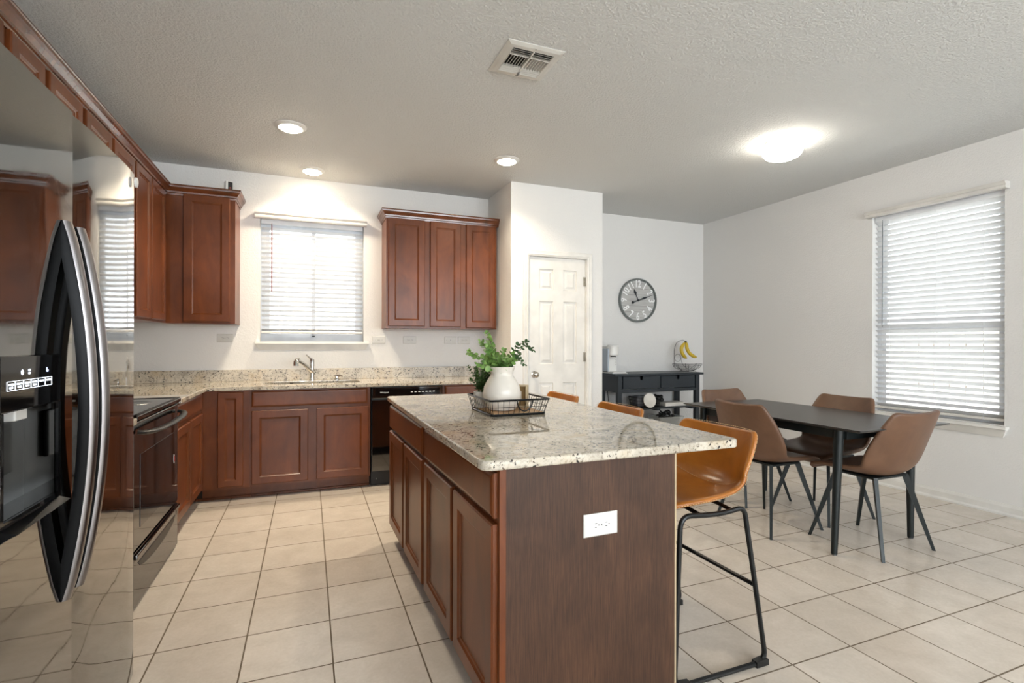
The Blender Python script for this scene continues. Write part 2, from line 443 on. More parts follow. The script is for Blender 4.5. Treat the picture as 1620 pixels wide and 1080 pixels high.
struct('wall_front', bm, 'wall')
BP = [(0, 0), (0.026, 0), (0.026, 0.012), (0.018, 0.02), (0.014, 0.024), (0.014, 0.062), (0.010, 0.072), (0.006, 0.082), (0, 0.084)]
def baseboard(name, path): struct(name, sweep_profile(newbm(), BP, path), 'trim')
baseboard('baseboard_right', [((XR, YF), (-1, 0)), ((XR, YD), (-1, -1))])
baseboard('baseboard_dining', [((XP1, YD), (1, -1)), ((XR, YD), (-1, -1))])
baseboard('baseboard_pantry', [((DX1+0.062, YP), (0, -1)), ((XP1, YP), (1, -1)), ((XP1, YD), (1, -1))])

# pantry door
bm = newbm(); DW, DH = DX1-DX0-0.024, 2.045
ox, oz = DX0+0.012, 0.008
# slab with six raised panels, laid out as a grid of cells
xs = [0, 0.112, 0.262, 0.368, 0.518, DW]; xs = [ox+x for x in xs]
zs = [oz, 0.235, 0.845, 1.025, 1.632, 1.738, 1.940, oz+DH]
yf = YP+0.018
V3 = Vector
for i in range(5):
    for j in range(7):
        a0, a1, b0, b1 = xs[i], xs[i+1], zs[j], zs[j+1]
        if i in (1, 3) and j in (1, 3, 5):
            panel(bm, (a0, yf, b0), (1, 0, 0), (0, 0, 1), (0, -1, 0), a1-a0, b1-b0, [(0, 0), (0.007, -0.012), (0.022, -0.011), (0.040, -0.002)], back=False)
        else:
            bm.faces.new([bm.verts.new(p) for p in ((a0, yf, b0), (a1, yf, b0), (a1, yf, b1), (a0, yf, b1))])
bmesh.ops.remove_doubles(bm, verts=bm.verts[:], dist=0.0005)
# close the slab with sides and back
box(bm, xs[0], xs[-1], yf+0.014, yf+0.035, zs[0], zs[-1])
for (a, b) in (((xs[0], zs[0]), (xs[0], zs[-1])), ((xs[-1], zs[0]), (xs[-1], zs[-1])), ((xs[0], zs[-1]), (xs[-1], zs[-1]))):
    bm.faces.new([bm.verts.new(p) for p in ((a[0], yf, a[1]), (b[0], yf, b[1]), (b[0], yf+0.015, b[1]), (a[0], yf+0.015, a[1]))])
door = struct('door_1', bm, 'trim')
door['label'] = 'white six-panel pantry door with nickel knob'
bm = newbm()
jy0, jy1 = YP-0.001, YP+0.1
box(bm, DX0, DX0+0.011, jy0, jy1, 0, DZ); box(bm, DX1-0.011, DX1, jy0, jy1, 0, DZ); box(bm, DX0, DX1, jy0, jy1, DZ-0.006, DZ)
CP = [(0, 0), (0, 0.010), (0.016, 0.018), (0.022, 0.013), (0.046, 0.017), (0.056, 0.012), (0.056, 0)]   # (away from opening, out of wall)
def casing(bm, x0, x1, z1, y):
    st = [((x0, 0), (-1, 0)), ((x0, z1), (-1, 1)), ((x1, z1), (1, 1)), ((x1, 0), (1, 0))]
    rings = [[bm.verts.new((p[0]+n[0]*a, y-o, p[1]+n[1]*a)) for a, o in CP] for p, n in st]
    m = len(CP)
    for A, B in zip(rings, rings[1:]):
        for k in range(m): bm.faces.new((A[k], A[(k+1) % m], B[(k+1) % m], B[k]))
    bm.faces.new(rings[0]); bm.faces.new(rings[-1][::-1])
casing(bm, DX0+0.004, DX1-0.004, DZ-0.004, YP)
struct('door_frame', bm, 'trim', door)
for z in (1.835, 1.09, 0.25):
    bm = newbm(); lathe(bm, [(0.0065, z-0.045), (0.0065, z+0.045)], 10, (DX1-0.013, YP+0.008, 0)); box(bm, DX1-0.036, DX1-0.013, YP+0.012, YP+0.0165, z-0.045, z+0.045)
    struct('hinge', bm, 'nickel', door, smooth=True)
bm = newbm(); lathe(bm, [(0.0, 0.0), (0.031, 0.0), (0.031, -0.006), (0.013, -0.012), (0.012, -0.03), (0.024, -0.036), (0.029, -0.048), (0.027, -0.058), (0.016, -0.066), (0, -0.067)], 24, (DX0+0.072, yf+0.001, 0.928), 'y')
struct('door_knob', bm, 'nickel', door, smooth=True)

# windows
def sill(bm, along, a0, a1, wall, sgn, z, out=0.05, apr=0.055):
    """stool and tapered apron; sgn: direction into the room along the other axis"""
    def P(a, o, zz): return (a, wall+sgn*o, zz) if along == 'x' else (wall+sgn*o, a, zz)
    def hx(A0, A1, o0, o1, zz0, B0, B1, p0, p1, zz1): hexa(bm, [P(A0, o0, zz0), P(A1, o0, zz0), P(A1, o1, zz0), P(A0, o1, zz0)], [P(B0, p0, zz1), P(B1, p0, zz1), P(B1, p1, zz1), P(B0, p1, zz1)])
    hx(a0, a1, -0.12, out, z-0.02, a0, a1, -0.12, out-0.004, z)
    hx(a0+0.03, a1-0.03, 0, 0.010, z-0.02-apr, a0+0.004, a1-0.004, 0, 0.034, z-0.02)
x0, x1, z0, z1 = WINK; yg = YK+0.095
bm = newbm()
for a in ((x0, x0+0.04, z0, z1), (x1-0.04, x1, z0, z1), (x0+0.04, x1-0.04, z0, z0+0.04), (x0+0.04, x1-0.04, z1-0.04, z1)): box(bm, a[0], a[1], yg-0.02, yg+0.04, a[2], a[3])
w1 = struct('window_1', bm, 'vinyl')
xm = (x0+x1)/2
for (a, b, yy) in ((x0+0.04, xm+0.018, yg), (xm-0.018, x1-0.04, yg-0.012)):
    bm = newbm(); f = 0.032
    for q in ((a, a+f, z0+0.04, z1-0.04), (b-f, b, z0+0.04, z1-0.04), (a+f, b-f, z0+0.04, z0+0.04+f), (a+f, b-f, z1-0.04-f, z1-0.04)): box(bm, q[0], q[1], yy-0.006, yy+0.012, q[2], q[3])
    s_ = struct('sash', bm, 'vinyl', w1)
    struct('glass', box(newbm(), a+f, b-f, yy+0.002, yy+0.005, z0+0.04+f, z1-0.04-f), 'pane', s_)
bm = newbm(); sill(bm, 'x', -0.444, 0.532, YK, -1, z0); struct('window_sill', bm, 'trim', w1)
struct('sash_latch', box(newbm(), xm-0.012, xm+0.012, yg-0.045, yg-0.018, z0+0.043, z0+0.055, 0.003), 'black_matte', w1)
y0, y1, z0, z1 = WINR; xg = XR+0.095; zm = 1.345
bm = newbm()
for a in ((y0, y0+0.035, z0, z1), (y1-0.035, y1, z0, z1), (y0+0.035, y1-0.035, z0, z0+0.035), (y0+0.035, y1-0.035, z1-0.035, z1)): box(bm, xg-0.02, xg+0.04, a[0], a[1], a[2], a[3])
w2 = struct('window_2', bm, 'vinyl')
for (a, b, xx) in ((z0+0.035, zm+0.02, xg-0.008), (zm-0.02, z1-0.035, xg+0.006)):
    bm = newbm(); f = 0.032
    for q in ((y0+0.035, y0+0.035+f, a, b), (y1-0.035-f, y1-0.035, a, b), (y0+0.035+f, y1-0.035-f, a, a+f), (y0+0.035+f, y1-0.035-f, b-f, b)): box(bm, xx-0.007, xx+0.0065, q[0], q[1], q[2], q[3])
    s_ = struct('sash', bm, 'vinyl', w2)
    struct('glass', box(newbm(), xx-0.002, xx+0.002, y0+0.035+f, y1-0.035-f, a+f, b-f), 'pane', s_)
bm = newbm(); sill(bm, 'y', 2.058, 3.038, XR, -1, z0-0.004, 0.05, 0.06); struct('window_sill', bm, 'trim', w2)

# outside
struct('ground_outside', box(newbm(), -25, 30, -25, 30, -0.42, -0.4), 'yard')
fence = thing('fence', 'pale wooden board fence outside the dining window', 'fence', (8.6, 2.5, -0.4))
bm = newbm()
for k in range(46): box(bm, 0, 0.02, -4.6+k*0.2, -4.6+k*0.2+0.185, 0.03, 1.85)
mesh_obj('boards', bm, 'fence', fence)
bm = newbm()
for z in (0.35, 0.95, 1.55): box(bm, 0.021, 0.06, -4.7, 4.7, z, z+0.09)
mesh_obj('rail', bm, 'fence', fence)

# ------------------------------------------------------------------ blinds
VAL = [(0, 0), (0.052, 0), (0.056, 0.008), (0.056, 0.018), (0.050, 0.026), (0.056, 0.034), (0.062, 0.044), (0.062, 0.05), (0, 0.05)]
def blind(name, label, L, zb, zt, pitch, tilt, cords, wand_x, wand_len, val, wand_mat, rail_h=0.028, gap_rail=0.0):
    """local frame: x along the window, -y into the room, origin at the window's middle on the wall plane"""
    t = thing(name, label, 'blind')
    bm = newbm(); z = zb+0.03; c, s = math.cos(tilt), math.sin(tilt)
    while z < zt-0.045:
        a = []
        for k, u in enumerate((-1, -0.33, 0.33, 1)):
            bow = 0.0022*(1-u*u); yy = u*0.025
            # room edge (yy<0) sits higher
            a.append((0.048+yy*c, z-yy*s+bow))
        pts = a+[(p[0], p[1]-0.0022) for p in a[::-1]]
        prism(bm, pts, 'x', -L/2, L/2); z += pitch
    o = mesh_obj('slats', bm, 'slat', t)
    mesh_obj('head_rail', box(newbm(), -L/2, L/2, 0.022, 0.072, zt-0.045, zt-0.003), 'vinyl', t)
    mesh_obj('bottom_rail', box(newbm(), -L/2, L/2, 0.020, 0.074, zb-0.004, zb+0.016, 0.004), 'valance', t)
    for x in cords:
        bm = newbm()
        for yy in (0.0205, 0.0755): tube(bm, [(x, yy, zb), (x, yy, zt-0.04)], 0.0011, 5)
        mesh_obj('ladder_cord', bm, 'vinyl', t)
        tube(bm2 := newbm(), [(x+0.007*math.sin(a)*(1+0.4*math.sin(2*a)), 0.0185, zb+0.004-0.011*(1-math.cos(a))) for a in [k*PI/6 for k in range(12)]], 0.0009, 4, closed=True)
        mesh_obj('cord_knot', bm2, 'vinyl', t)
    if wand_x is not None:
        bm = newbm(); tube(bm, [(wand_x, 0.012, zt-0.055), (wand_x, 0.010, zt-0.055-wand_len)], 0.0042, 6); lathe(bm, [(0.0, 0), (0.003, 0.0), (0.003, 0.02), (0, 0.02)], 6, (wand_x, 0.013, zt-0.06))
        mesh_obj('tilt_wand', bm, wand_mat, t, smooth=True)
    bm = newbm(); a0, a1, zv = val
    sweep_profile(bm, [(o_, zv+h) for o_, h in VAL], [((a0+0.0, 0.0), (-0.0, -0.0)), ((a0, -0.0), (0, -1))][1:] + [((a1, 0.0), (0, -1))])
    mesh_obj('valance', bm, 'valance', t); return t
b1 = blind('window_blind', 'white slatted blind with red-tinted tilt wand over the kitchen sink', 0.876, 1.312, 2.342, 0.0436, R(19), (-0.288, 0.012, 0.295), -0.352, 0.60, (-0.487, 0.472, 2.333), 'wand', 0.03)
b1.location = ((WINK[0]+WINK[1])/2, YK, 0)
b2 = blind('window_blind', 'tall white slatted blind on the dining room wall window', 0.908, 0.668, 2.347, 0.0455, R(34), (-0.33, 0.02, 0.33), -0.385, 0.92, (-0.495, 0.49, 2.340), 'wand_grey')
b2.location = (XR, (WINR[0]+WINR[1])/2, 0); b2.rotation_euler = (0, 0, R(-90))

# ------------------------------------------------------------------ cabinets (local frame: x right, -y towards the viewer, face frame at y=0)
DT = 0.019
U_, V_, N_ = (1, 0, 0), (0, 0, 1), (0, -1, 0)
def shaker(t, name, x0, x1, z0, z1, fw=0.056, mat='wood', handle=None):
    bm = panel(newbm(), (x0, -0.0005, z0), U_, V_, N_, x1-x0, z1-z0, [(0, 0), (0, DT-0.005), (0.005, DT), (fw, DT), (fw+0.006, DT-0.006), (fw+0.012, DT-0.008), (fw+0.014, DT-0.011)])
    return mesh_obj(name, bm, mat, t)
def slab(t, name, x0, x1, z0, z1, mat='wood'):
    bm = panel(newbm(), (x0, -0.0005, z0), U_, V_, N_, x1-x0, z1-z0, [(0, 0), (0, DT-0.008), (0.004, DT-0.004), (0.010, DT-0.001), (0.016, DT)])
    return mesh_obj(name, bm, mat, t)
def cab(name, label, loc, rz, w, d, z0, z1, toe=True, group=None, hollow=False):
    t = thing(name, label, 'cabinet', loc, rz, group)
    bm = newbm()
    if hollow:
        for a in ((0, w, 0, 0.019, z0, z1), (0, 0.018, 0.0195, d, z0, z1), (w-0.018, w, 0.0195, d, z0, z1), (0.0185, w-0.0185, 0.0195, d, z0, z0+0.018), (0.0185, w-0.0185, d-0.01, d, z0+0.0185, z1)): box(bm, *a)
    else: box(bm, 0, w, 0, d, z0, z1)
    mesh_obj('body', bm, 'wood', t)
    if toe: mesh_obj('toe_kick', box(newbm(), 0, w, 0.075, 0.095, 0.0, z0-0.0005), 'wood', t)
    return t
CB = 0.853                                  # top of base cabinets
YB = 4.466
t = cab('base_cabinet', 'narrow-door cherry base cabinet in the corner left of the sink', (-0.7625, YB, 0), 0, 0.335, 0.585, 0.095, CB)
shaker(t, 'door', 0.1125, 0.2885, 0.112, 0.842, 0.048)
mesh_obj('toe_moulding', box(newbm(), -0.05, 0.335, 0.062, 0.0745, 0, 0.018, 0.004), 'wood', t)
t = cab('base_cabinet', 'wide cherry sink base cabinet with two doors under the kitchen window', (-0.4265, YB, 0), 0, 0.911, 0.585, 0.095, CB, hollow=True)
slab(t, 'false_drawer', 0.0105, 0.8885, 0.717, 0.842)
shaker(t, 'door', 0.0105, 0.4215, 0.112, 0.69)
shaker(t, 'door', 0.4855, 0.8955, 0.112, 0.69)
mesh_obj('toe_moulding', box(newbm(), 0, 0.911, 0.062, 0.0745, 0, 0.018, 0.004), 'wood', t)
t = cab('base_cabinet', 'cherry base cabinet between the dishwasher and the pantry wall', (1.1135, YB, 0), 0, 0.633, 0.585, 0.095, CB)
slab(t, 'drawer', 0.02, 0.61, 0.717, 0.842)
shaker(t, 'door', 0.02, 0.312, 0.112, 0.69); shaker(t, 'door', 0.318, 0.61, 0.112, 0.69)
XB = -0.763
t = cab('base_cabinet', 'cherry base cabinet with one drawer and two doors beside the range', (XB, 3.612, 0), R(90), 0.852, 0.585, 0.095, CB)
slab(t, 'drawer', 0.006, 0.826, 0.717, 0.842)
shaker(t, 'door', 0.006, 0.398, 0.112, 0.69); shaker(t, 'door', 0.412, 0.826, 0.112, 0.69)
t = cab('base_cabinet', 'cherry base cabinet hidden between refrigerator and range', (XB, 2.225, 0), R(90), 0.530, 0.585, 0.095, CB)
slab(t, 'drawer', 0.012, 0.518, 0.717, 0.842); shaker(t, 'door', 0.012, 0.518, 0.112, 0.69)

# upper cabinets
ZU0, ZU1 = 1.378, 2.452
CROWN = [(0, 2.395), (0.006, 2.395), (0.008, 2.408), (0.016, 2.412), (0.018, 2.424), (0.030, 2.444), (0.040, 2.452), (0.042, 2.464), (0.046, 2.468), (0.046, 2.474), (0, 2.474)]
t = cab('wall_cabinet', 'cherry wall cabinet with three doors between window and pantry', (0.655, 4.750, 0), 0, 1.072, 0.31, 1.36, 2.41, False)
shaker(t, 'door', 0.018, 0.352, 1.381, 2.372); shaker(t, 'door', 0.404, 0.701, 1.379, 2.372); shaker(t, 'door', 0.756, 1.057, 1.372, 2.372)
bm = sweep_profile(newbm(), [(o, z-0.025) for o, z in CROWN], [((0, 0.31), (-1, 0)), ((0, 0), (-1, -1)), ((1.090, 0), (0, -1))])
mesh_obj('crown_moulding', bm, 'wood_gloss', t)
t = cab('wall_cabinet', 'single-door cherry wall cabinet in the corner left of the kitchen window', (-1.055, 4.750, 0), 0, 0.488, 0.31, ZU0, ZU1-0.01, False)
shaker(t, 'door', 0.122, 0.450, 1.394, 2.412)
XU = -1.055
t = cab('wall_cabinet', 'tall two-door cherry wall cabinet beside the corner on the left wall', (XU, 3.945, 0), R(90), 0.803, 0.305, ZU0, ZU1-0.01, False)
shaker(t, 'door', 0.015, 0.35, 1.394, 2.400, 0.05); shaker(t, 'door', 0.372, 0.735, 1.394, 2.400, 0.05)
t = cab('wall_cabinet', 'cherry wall cabinet over the range, just beyond the refrigerator top', (XU, 3.145, 0), R(90), 0.797, 0.305, 1.80, ZU1-0.01, False)
shaker(t, 'door', 0.012, 0.37, 1.82, 2.393); shaker(t, 'door', 0.405, 0.775, 1.82, 2.393)
t = cab('wall_cabinet', 'cherry wall cabinet partly hidden behind the refrigerator, two doors in view', (XU, 2.445, 0), R(90), 0.697, 0.305, ZU0, ZU1-0.01, False)
shaker(t, 'door', 0.018, 0.285, 1.394, 2.393); shaker(t, 'door', 0.325, 0.668, 1.394, 2.393)
t = cab('wall_cabinet', 'cherry cabinet directly above the refrigerator at the picture edge', (XU, 1.44, 0), R(90), 1.002, 0.305, 1.87, ZU1-0.01, False)
shaker(t, 'door', 0.02, 0.49, 1.89, 2.393); shaker(t, 'door', 0.51, 0.975, 1.89, 2.393)
bm = sweep_profile(newbm(), CROWN, [((XU, 1.44), (1, 0)), ((XU, 4.750), (1, -1)), ((-0.567, 4.750), (1, -1)), ((-0.567, 5.059), (1, 0))])
tag(mesh_obj('crown_moulding', bm, 'wood_gloss'), 'dark cherry crown moulding running along the left wall cabinets into the corner', 'moulding')

# ------------------------------------------------------------------ countertop, sink, faucet
CT0, CT1 = 0.854, 0.884
t = thing('countertop', 'L-shaped speckled granite countertop with backsplash along the kitchen walls', 'countertop', (-0.3, 4.7, CT0))
YE, XE = 4.425, -0.718
SX0, SX1, SY0, SY1 = -0.345, 0.420, 4.575, 4.895
bm = newbm()
def rrect(x0, x1, y0, y1, r, n=6):
    out = []
    for cx, cy, a in ((x1-r, y1-r, 0), (x0+r, y1-r, 90), (x0+r, y0+r, 180), (x1-r, y0+r, 270)):
        for k in range(n+1): out.append((cx+r*math.cos(R(a+90*k/n)), cy+r*math.sin(R(a+90*k/n))))
    return out
outer = [(XL+0.001, 3.606), (XE, 3.606), (XE, YE), (XP0-0.001, YE), (XP0-0.001, YK-0.001), (XL+0.001, YK-0.001)]
hole = rrect(SX0, SX1, SY0, SY1, 0.06)
def holed(bm, outer, hole, z0, z1):
    for z in (z0, z1):
        vo = [bm.verts.new((p[0], p[1], z)) for p in outer]; vh = [bm.verts.new((p[0], p[1], z)) for p in hole]
        es = [bm.edges.new((vo[i], vo[(i+1) % len(vo)])) for i in range(len(vo))]+[bm.edges.new((vh[i], vh[(i+1) % len(vh)])) for i in range(len(vh))]
        bmesh.ops.triangle_fill(bm, use_beauty=True, use_dissolve=False, edges=es)
        if z == z0: A = (vo, vh)
    for a, b in ((A[0], vo), (A[1], vh)):
        for i in range(len(a)): bm.faces.new((a[i], a[(i+1) % len(a)], b[(i+1) % len(a)], b[i]))
holed(bm, outer, hole, CT0, CT1)
o = wpart('slab', bm, 'granite', t)
bv = o.modifiers.new('bevel', 'BEVEL'); bv.width = 0.004; bv.segments = 2; bv.limit_method = 'ANGLE'
wpart('backsplash', box(newbm(), XL+0.001, XP0-0.001, YK-0.021, YK-0.001, CT1, CT1+0.102, 0.002), 'granite_splash', t)
wpart('backsplash', box(newbm(), XL+0.001, XL+0.021, 3.62, YK-0.0215, CT1, CT1+0.102, 0.002), 'granite_splash', t)
wpart('backsplash', box(newbm(), XP0-0.021, XP0-0.001, YE+0.01, YK-0.0215, CT1, CT1+0.102, 0.002), 'granite_splash', t)
t = thing('countertop', 'short granite counter piece between refrigerator and range', 'countertop', (-1.04, 2.535, CT0))
wpart('slab', box(newbm(), XL+0.001, XE, 2.222, 2.756, CT0, CT1, 0.004), 'granite', t)
wpart('backsplash', box(newbm(), XL+0.001, XL+0.021, 2.222, 2.756, CT1, CT1+0.102, 0.002), 'granite_splash', t)
# sink
t = thing('sink', 'stainless undermount sink below the kitchen window', 'sink', (0.04, 4.73, 0.70))
bm = newbm(); rings = []
for ins, z in ((-0.012, 0.853), (0.0, 0.853), (0.004, 0.72), (0.04, 0.695)):
    rings.append([bm.verts.new((p[0], p[1], z)) for p in rrect(SX0+ins, SX1-ins, SY0+ins, SY1-ins, 0.06)])
for A, B in zip(rings, rings[1:]):
    for k in range(len(A)): bm.faces.new((A[k], A[(k+1) % len(A)], B[(k+1) % len(A)], B[k]))
bm.faces.new(rings[-1])
wpart('basin', bm, 'steel', t, smooth=True)
wpart('drain', lathe(newbm(), [(0, 0.697), (0.045, 0.697), (0.045, 0.7), (0.03, 0.698), (0, 0.698)], 20, (0.04, 4.73, 0)), 'chrome', t, smooth=True)
# faucet
t = thing('faucet', 'chrome pull-out kitchen faucet on the granite behind the sink', 'faucet', (0.026, 4.975, CT1))
bm = lathe(newbm(), [(0, 0), (0.027, 0), (0.027, 0.006), (0.021, 0.012), (0.0195, 0.03), (0.0195, 0.128), (0.021, 0.13), (0.021, 0.182), (0.018, 0.19), (0, 0.192)], 24)
mesh_obj('body', bm, 'chrome', t, smooth=True)
bm = newbm(); tube(bm, [(0.0, -0.004, 0.072), (-0.03, -0.04, 0.112), (-0.075, -0.095, 0.158), (-0.118, -0.15, 0.186)], [0.019, 0.016, 0.0145, 0.016], 14)
mesh_obj('spout', bm, 'chrome', t, smooth=True)
bm = newbm(); tube(bm, [(-0.105, -0.134, 0.196), (-0.122, -0.156, 0.190), (-0.130, -0.166, 0.172), (-0.132, -0.169, 0.138)], [0.012, 0.02, 0.0235, 0.026], 16)
mesh_obj('spray_head', bm, 'chrome', t, smooth=True)
bm = newbm(); tube(bm, [(0.004, 0, 0.186), (-0.022, -0.004, 0.205), (-0.05, -0.010, 0.232)], [0.009, 0.007, 0.006], 10)
mesh_obj('lever', bm, 'chrome', t, smooth=True)
t = thing('soap_dispenser', 'low chrome fitting on the counter right of the faucet', 'soap dispenser', (0.24, 4.965, CT1))
mesh_obj('base', lathe(newbm(), [(0, 0), (0.024, 0), (0.024, 0.01), (0.016, 0.016), (0.015, 0.03), (0, 0.031)], 20), 'chrome', t, smooth=True)
mesh_obj('nozzle', tube(newbm(), [(-0.018, 0, 0.036), (0.012, -0.004, 0.038), (0.048, -0.03, 0.034)], [0.012, 0.012, 0.006], 10), 'chrome', t, smooth=True)

# ------------------------------------------------------------------ dishwasher
t = thing('dishwasher', 'black dishwasher built in right of the sink cabinet', 'dishwasher', (0.492, YB, 0))
mesh_obj('body', box(newbm(), 0.003, 0.613, 0.004, 0.56, 0.11, 0.85), 'black_matte', t)
mesh_obj('door', box(newbm(), 0.004, 0.612, -0.026, 0.003, 0.135, 0.742, 0.004), 'black', t)
cp = mesh_obj('control_panel', box(newbm(), 0.004, 0.612, -0.034, 0.003, 0.752, 0.849, 0.006), 'black', t)
mesh_obj('handle_recess', box(newbm(), 0.03, 0.586, -0.036, -0.0335, 0.775, 0.832, 0.001), 'glass_black', cp)
text_mesh('brand_mark', 'Whirlpool', 0.017, 'plate', cp, (0.105, -0.0368, 0.802), (R(90), 0, 0), 0.0004)
for k in range(7):
    x = 0.34+0.032*k
    mesh_obj('button', box(newbm(), x-0.009, x+0.009, -0.0372, -0.0358, 0.797, 0.804), 'plate', cp)
mesh_obj('kick_plate', box(newbm(), 0.004, 0.612, 0.045, 0.06, 0.0, 0.109), 'black_matte', t)
for x in (0.05, 0.56): mesh_obj('screw', lathe(newbm(), [(0, -0.004), (0.005, -0.004), (0.005, 0.001), (0, 0.001)], 8, (x, 0.044, 0.055), 'y'), 'steel', t)

# ------------------------------------------------------------------ range
XF = -0.738
t = thing('range', 'black electric range between counters on the left wall', 'range', (XF, 2.760, 0), R(90))
W = 0.842
mesh_obj('body', box(newbm(), 0.002, W-0.002, 0.032, 0.60, 0.03, 0.868), 'black_matte', t)
bm = box(newbm(), 0, W, -0.02, 0.6, 0.869, 0.893, 0.005); mesh_obj('cooktop', bm, 'glass_black', t)
bm = newbm()
for a in ((0.006, W-0.006, -0.016, 0.0), (0.006, 0.018, -0.016, 0.55), (W-0.018, W-0.006, -0.016, 0.55)): box(bm, a[0], a[1], a[2], a[3], 0.8932, 0.896, 0.001)
mesh_obj('cooktop_trim', bm, 'black_metal', t)
for (x, y, r) in ((0.19, 0.15, 0.1), (0.56, 0.15, 0.085), (0.19, 0.42, 0.075), (0.56, 0.42, 0.1)):
    mesh_obj('burner_ring', tube(newbm(), [(x+r*math.cos(a), y+r*math.sin(a), 0.8933) for a in [k*PI/18 for k in range(36)]], 0.001, 4, closed=True), 'steel', t)
bg = mesh_obj('backguard', box(newbm(), 0, W, 0.545, 0.6, 0.8935, 1.07, 0.008), 'black', t)
for k in range(4):
    x = (0.08, 0.17, 0.585, 0.675)[k]
    mesh_obj('knob', lathe(newbm(), [(0, 0.545), (0.02, 0.545), (0.017, 0.52), (0, 0.52)], 16, (x, 0, 0.99), 'y'), 'black_matte', bg, smooth=True)
od = mesh_obj('oven_door', box(newbm(), 0.004, W-0.004, -0.004, 0.03, 0.272, 0.858, 0.006), 'black', t)
mesh_obj('door_glass', box(newbm(), 0.1, W-0.1, -0.006, -0.003, 0.36, 0.70, 0.001), 'glass_black', od)
bm = newbm()
pts = [(0.03, -0.012, 0.815), (0.035, -0.036, 0.812), (0.08, -0.052, 0.808), (0.2, -0.066, 0.803), (0.421, -0.072, 0.801), (0.642, -0.066, 0.803), (0.762, -0.052, 0.808), (0.807, -0.036, 0.812), (0.812, -0.012, 0.815)]
tube(bm, pts, [0.0185]*9, 12, flat=0.55)
h = mesh_obj('handle', bm, 'black_metal', od, smooth=True)
bm = newbm()
lathe(bm, [(0, -0.0075), (0.5, -0.0075), (0.5, -0.004), (0, -0.004)], 24, (0, 0, 0), 'y', 0.024, 0.052)
bmesh.ops.translate(bm, verts=bm.verts[:], vec=(W-0.105, 0, 0.545))
bd = mesh_obj('badge', bm, 'plate', od, smooth=True)
bm = newbm(); tube(bm, [(W-0.105+0.0075*math.cos(a), -0.0082, 0.545+0.017*math.sin(a)) for a in [k*PI/10 for k in range(20)]], 0.0011, 5, closed=True)
tube(bm, [(W-0.105+0.004*math.sin(a*1.3), -0.0082, 0.545+0.012*math.cos(a)) for a in [k*PI/8 for k in range(9)]], 0.001, 5)
mesh_obj('badge_swirl', bm, 'red', bd)
dr = mesh_obj('drawer', box(newbm(), 0.004, W-0.004, -0.004, 0.03, 0.012, 0.262, 0.005), 'black', t)
# scooped drawer pull: a raised lip with a darker curved recess under it
mesh_obj('drawer_lip', box(newbm(), 0.01, W-0.01, -0.018, -0.003, 0.236, 0.258, 0.005), 'black', dr)
bm = newbm(); top = [(0.07+0.702*k/20, 0.206) for k in range(21)]; botm = [(0.07+0.702*k/20, 0.206-0.055*math.sin(PI*k/20)**0.4) for k in range(21)]
prism(bm, top+botm[::-1][1:-1], 'y', -0.0058, -0.0035); mesh_obj('pull_recess', bm, 'black_matte', dr)
mesh_obj('toe_strip', box(newbm(), 0.01, W-0.01, 0.04, 0.05, 0.0, 0.03), 'black_matte', t)

# ------------------------------------------------------------------ refrigerator (side by side, local x runs away from the camera)
FX, FY0, FY1, FZ = -0.578, 1.292, 2.203, 1.828
t = thing('refrigerator', 'black side-by-side refrigerator with curved handles at the left edge', 'refrigerator', (FX, FY0, 0), R(90))
W = FY1-FY0; SP = 1.677-FY0
mesh_obj('body', box(newbm(), 0.006, W-0.006, 0.075, 0.765, 0.02, FZ-0.02, 0.006), 'black_matte', t)
def fdoor(name, a, b):
    bm = newbm(); n = 10; pts = []
    for k in range(n+1):
        u = k/n; pts.append((a+(b-a)*u, 0.0+0.012*(2*u-1)**4*0.6))
    prism(bm, pts+[(b, 0.068), (a, 0.068)], 'z', 0.035, FZ)
    return mesh_obj(name, bm, 'fridge', t, smooth=True, ang=30)
dx0, dx1, dz0, dz1 = 0.042, 0.284, 0.858, 1.078          # dispenser niche in the freezer door
bm = newbm(); a, b = 0.0, SP-0.006
for q in ((a, dx0, 0.035, FZ), (dx1, b, 0.035, FZ), (dx0, dx1, 0.035, dz0), (dx0, dx1, dz1, FZ)): box(bm, q[0], q[1], 0.0, 0.068, q[2], q[3])
fz = mesh_obj('freezer_door', bm, 'fridge', t); fr = fdoor('fresh_food_door', SP+0.006, W)
mesh_obj('door_gap_shade', box(newbm(), SP-0.0055, SP+0.0055, 0.004, 0.068, 0.036, FZ-0.002), 'dark', t)  # dark strip added to give the seam between the doors its shade
mesh_obj('door_gasket', box(newbm(), 0.004, W-0.004, 0.0685, 0.0745, 0.04, FZ-0.012), 'black_matte', t)
mesh_obj('kick_grille', box(newbm(), 0.01, W-0.01, 0.05, 0.075, 0.0, 0.034), 'black_matte', t)
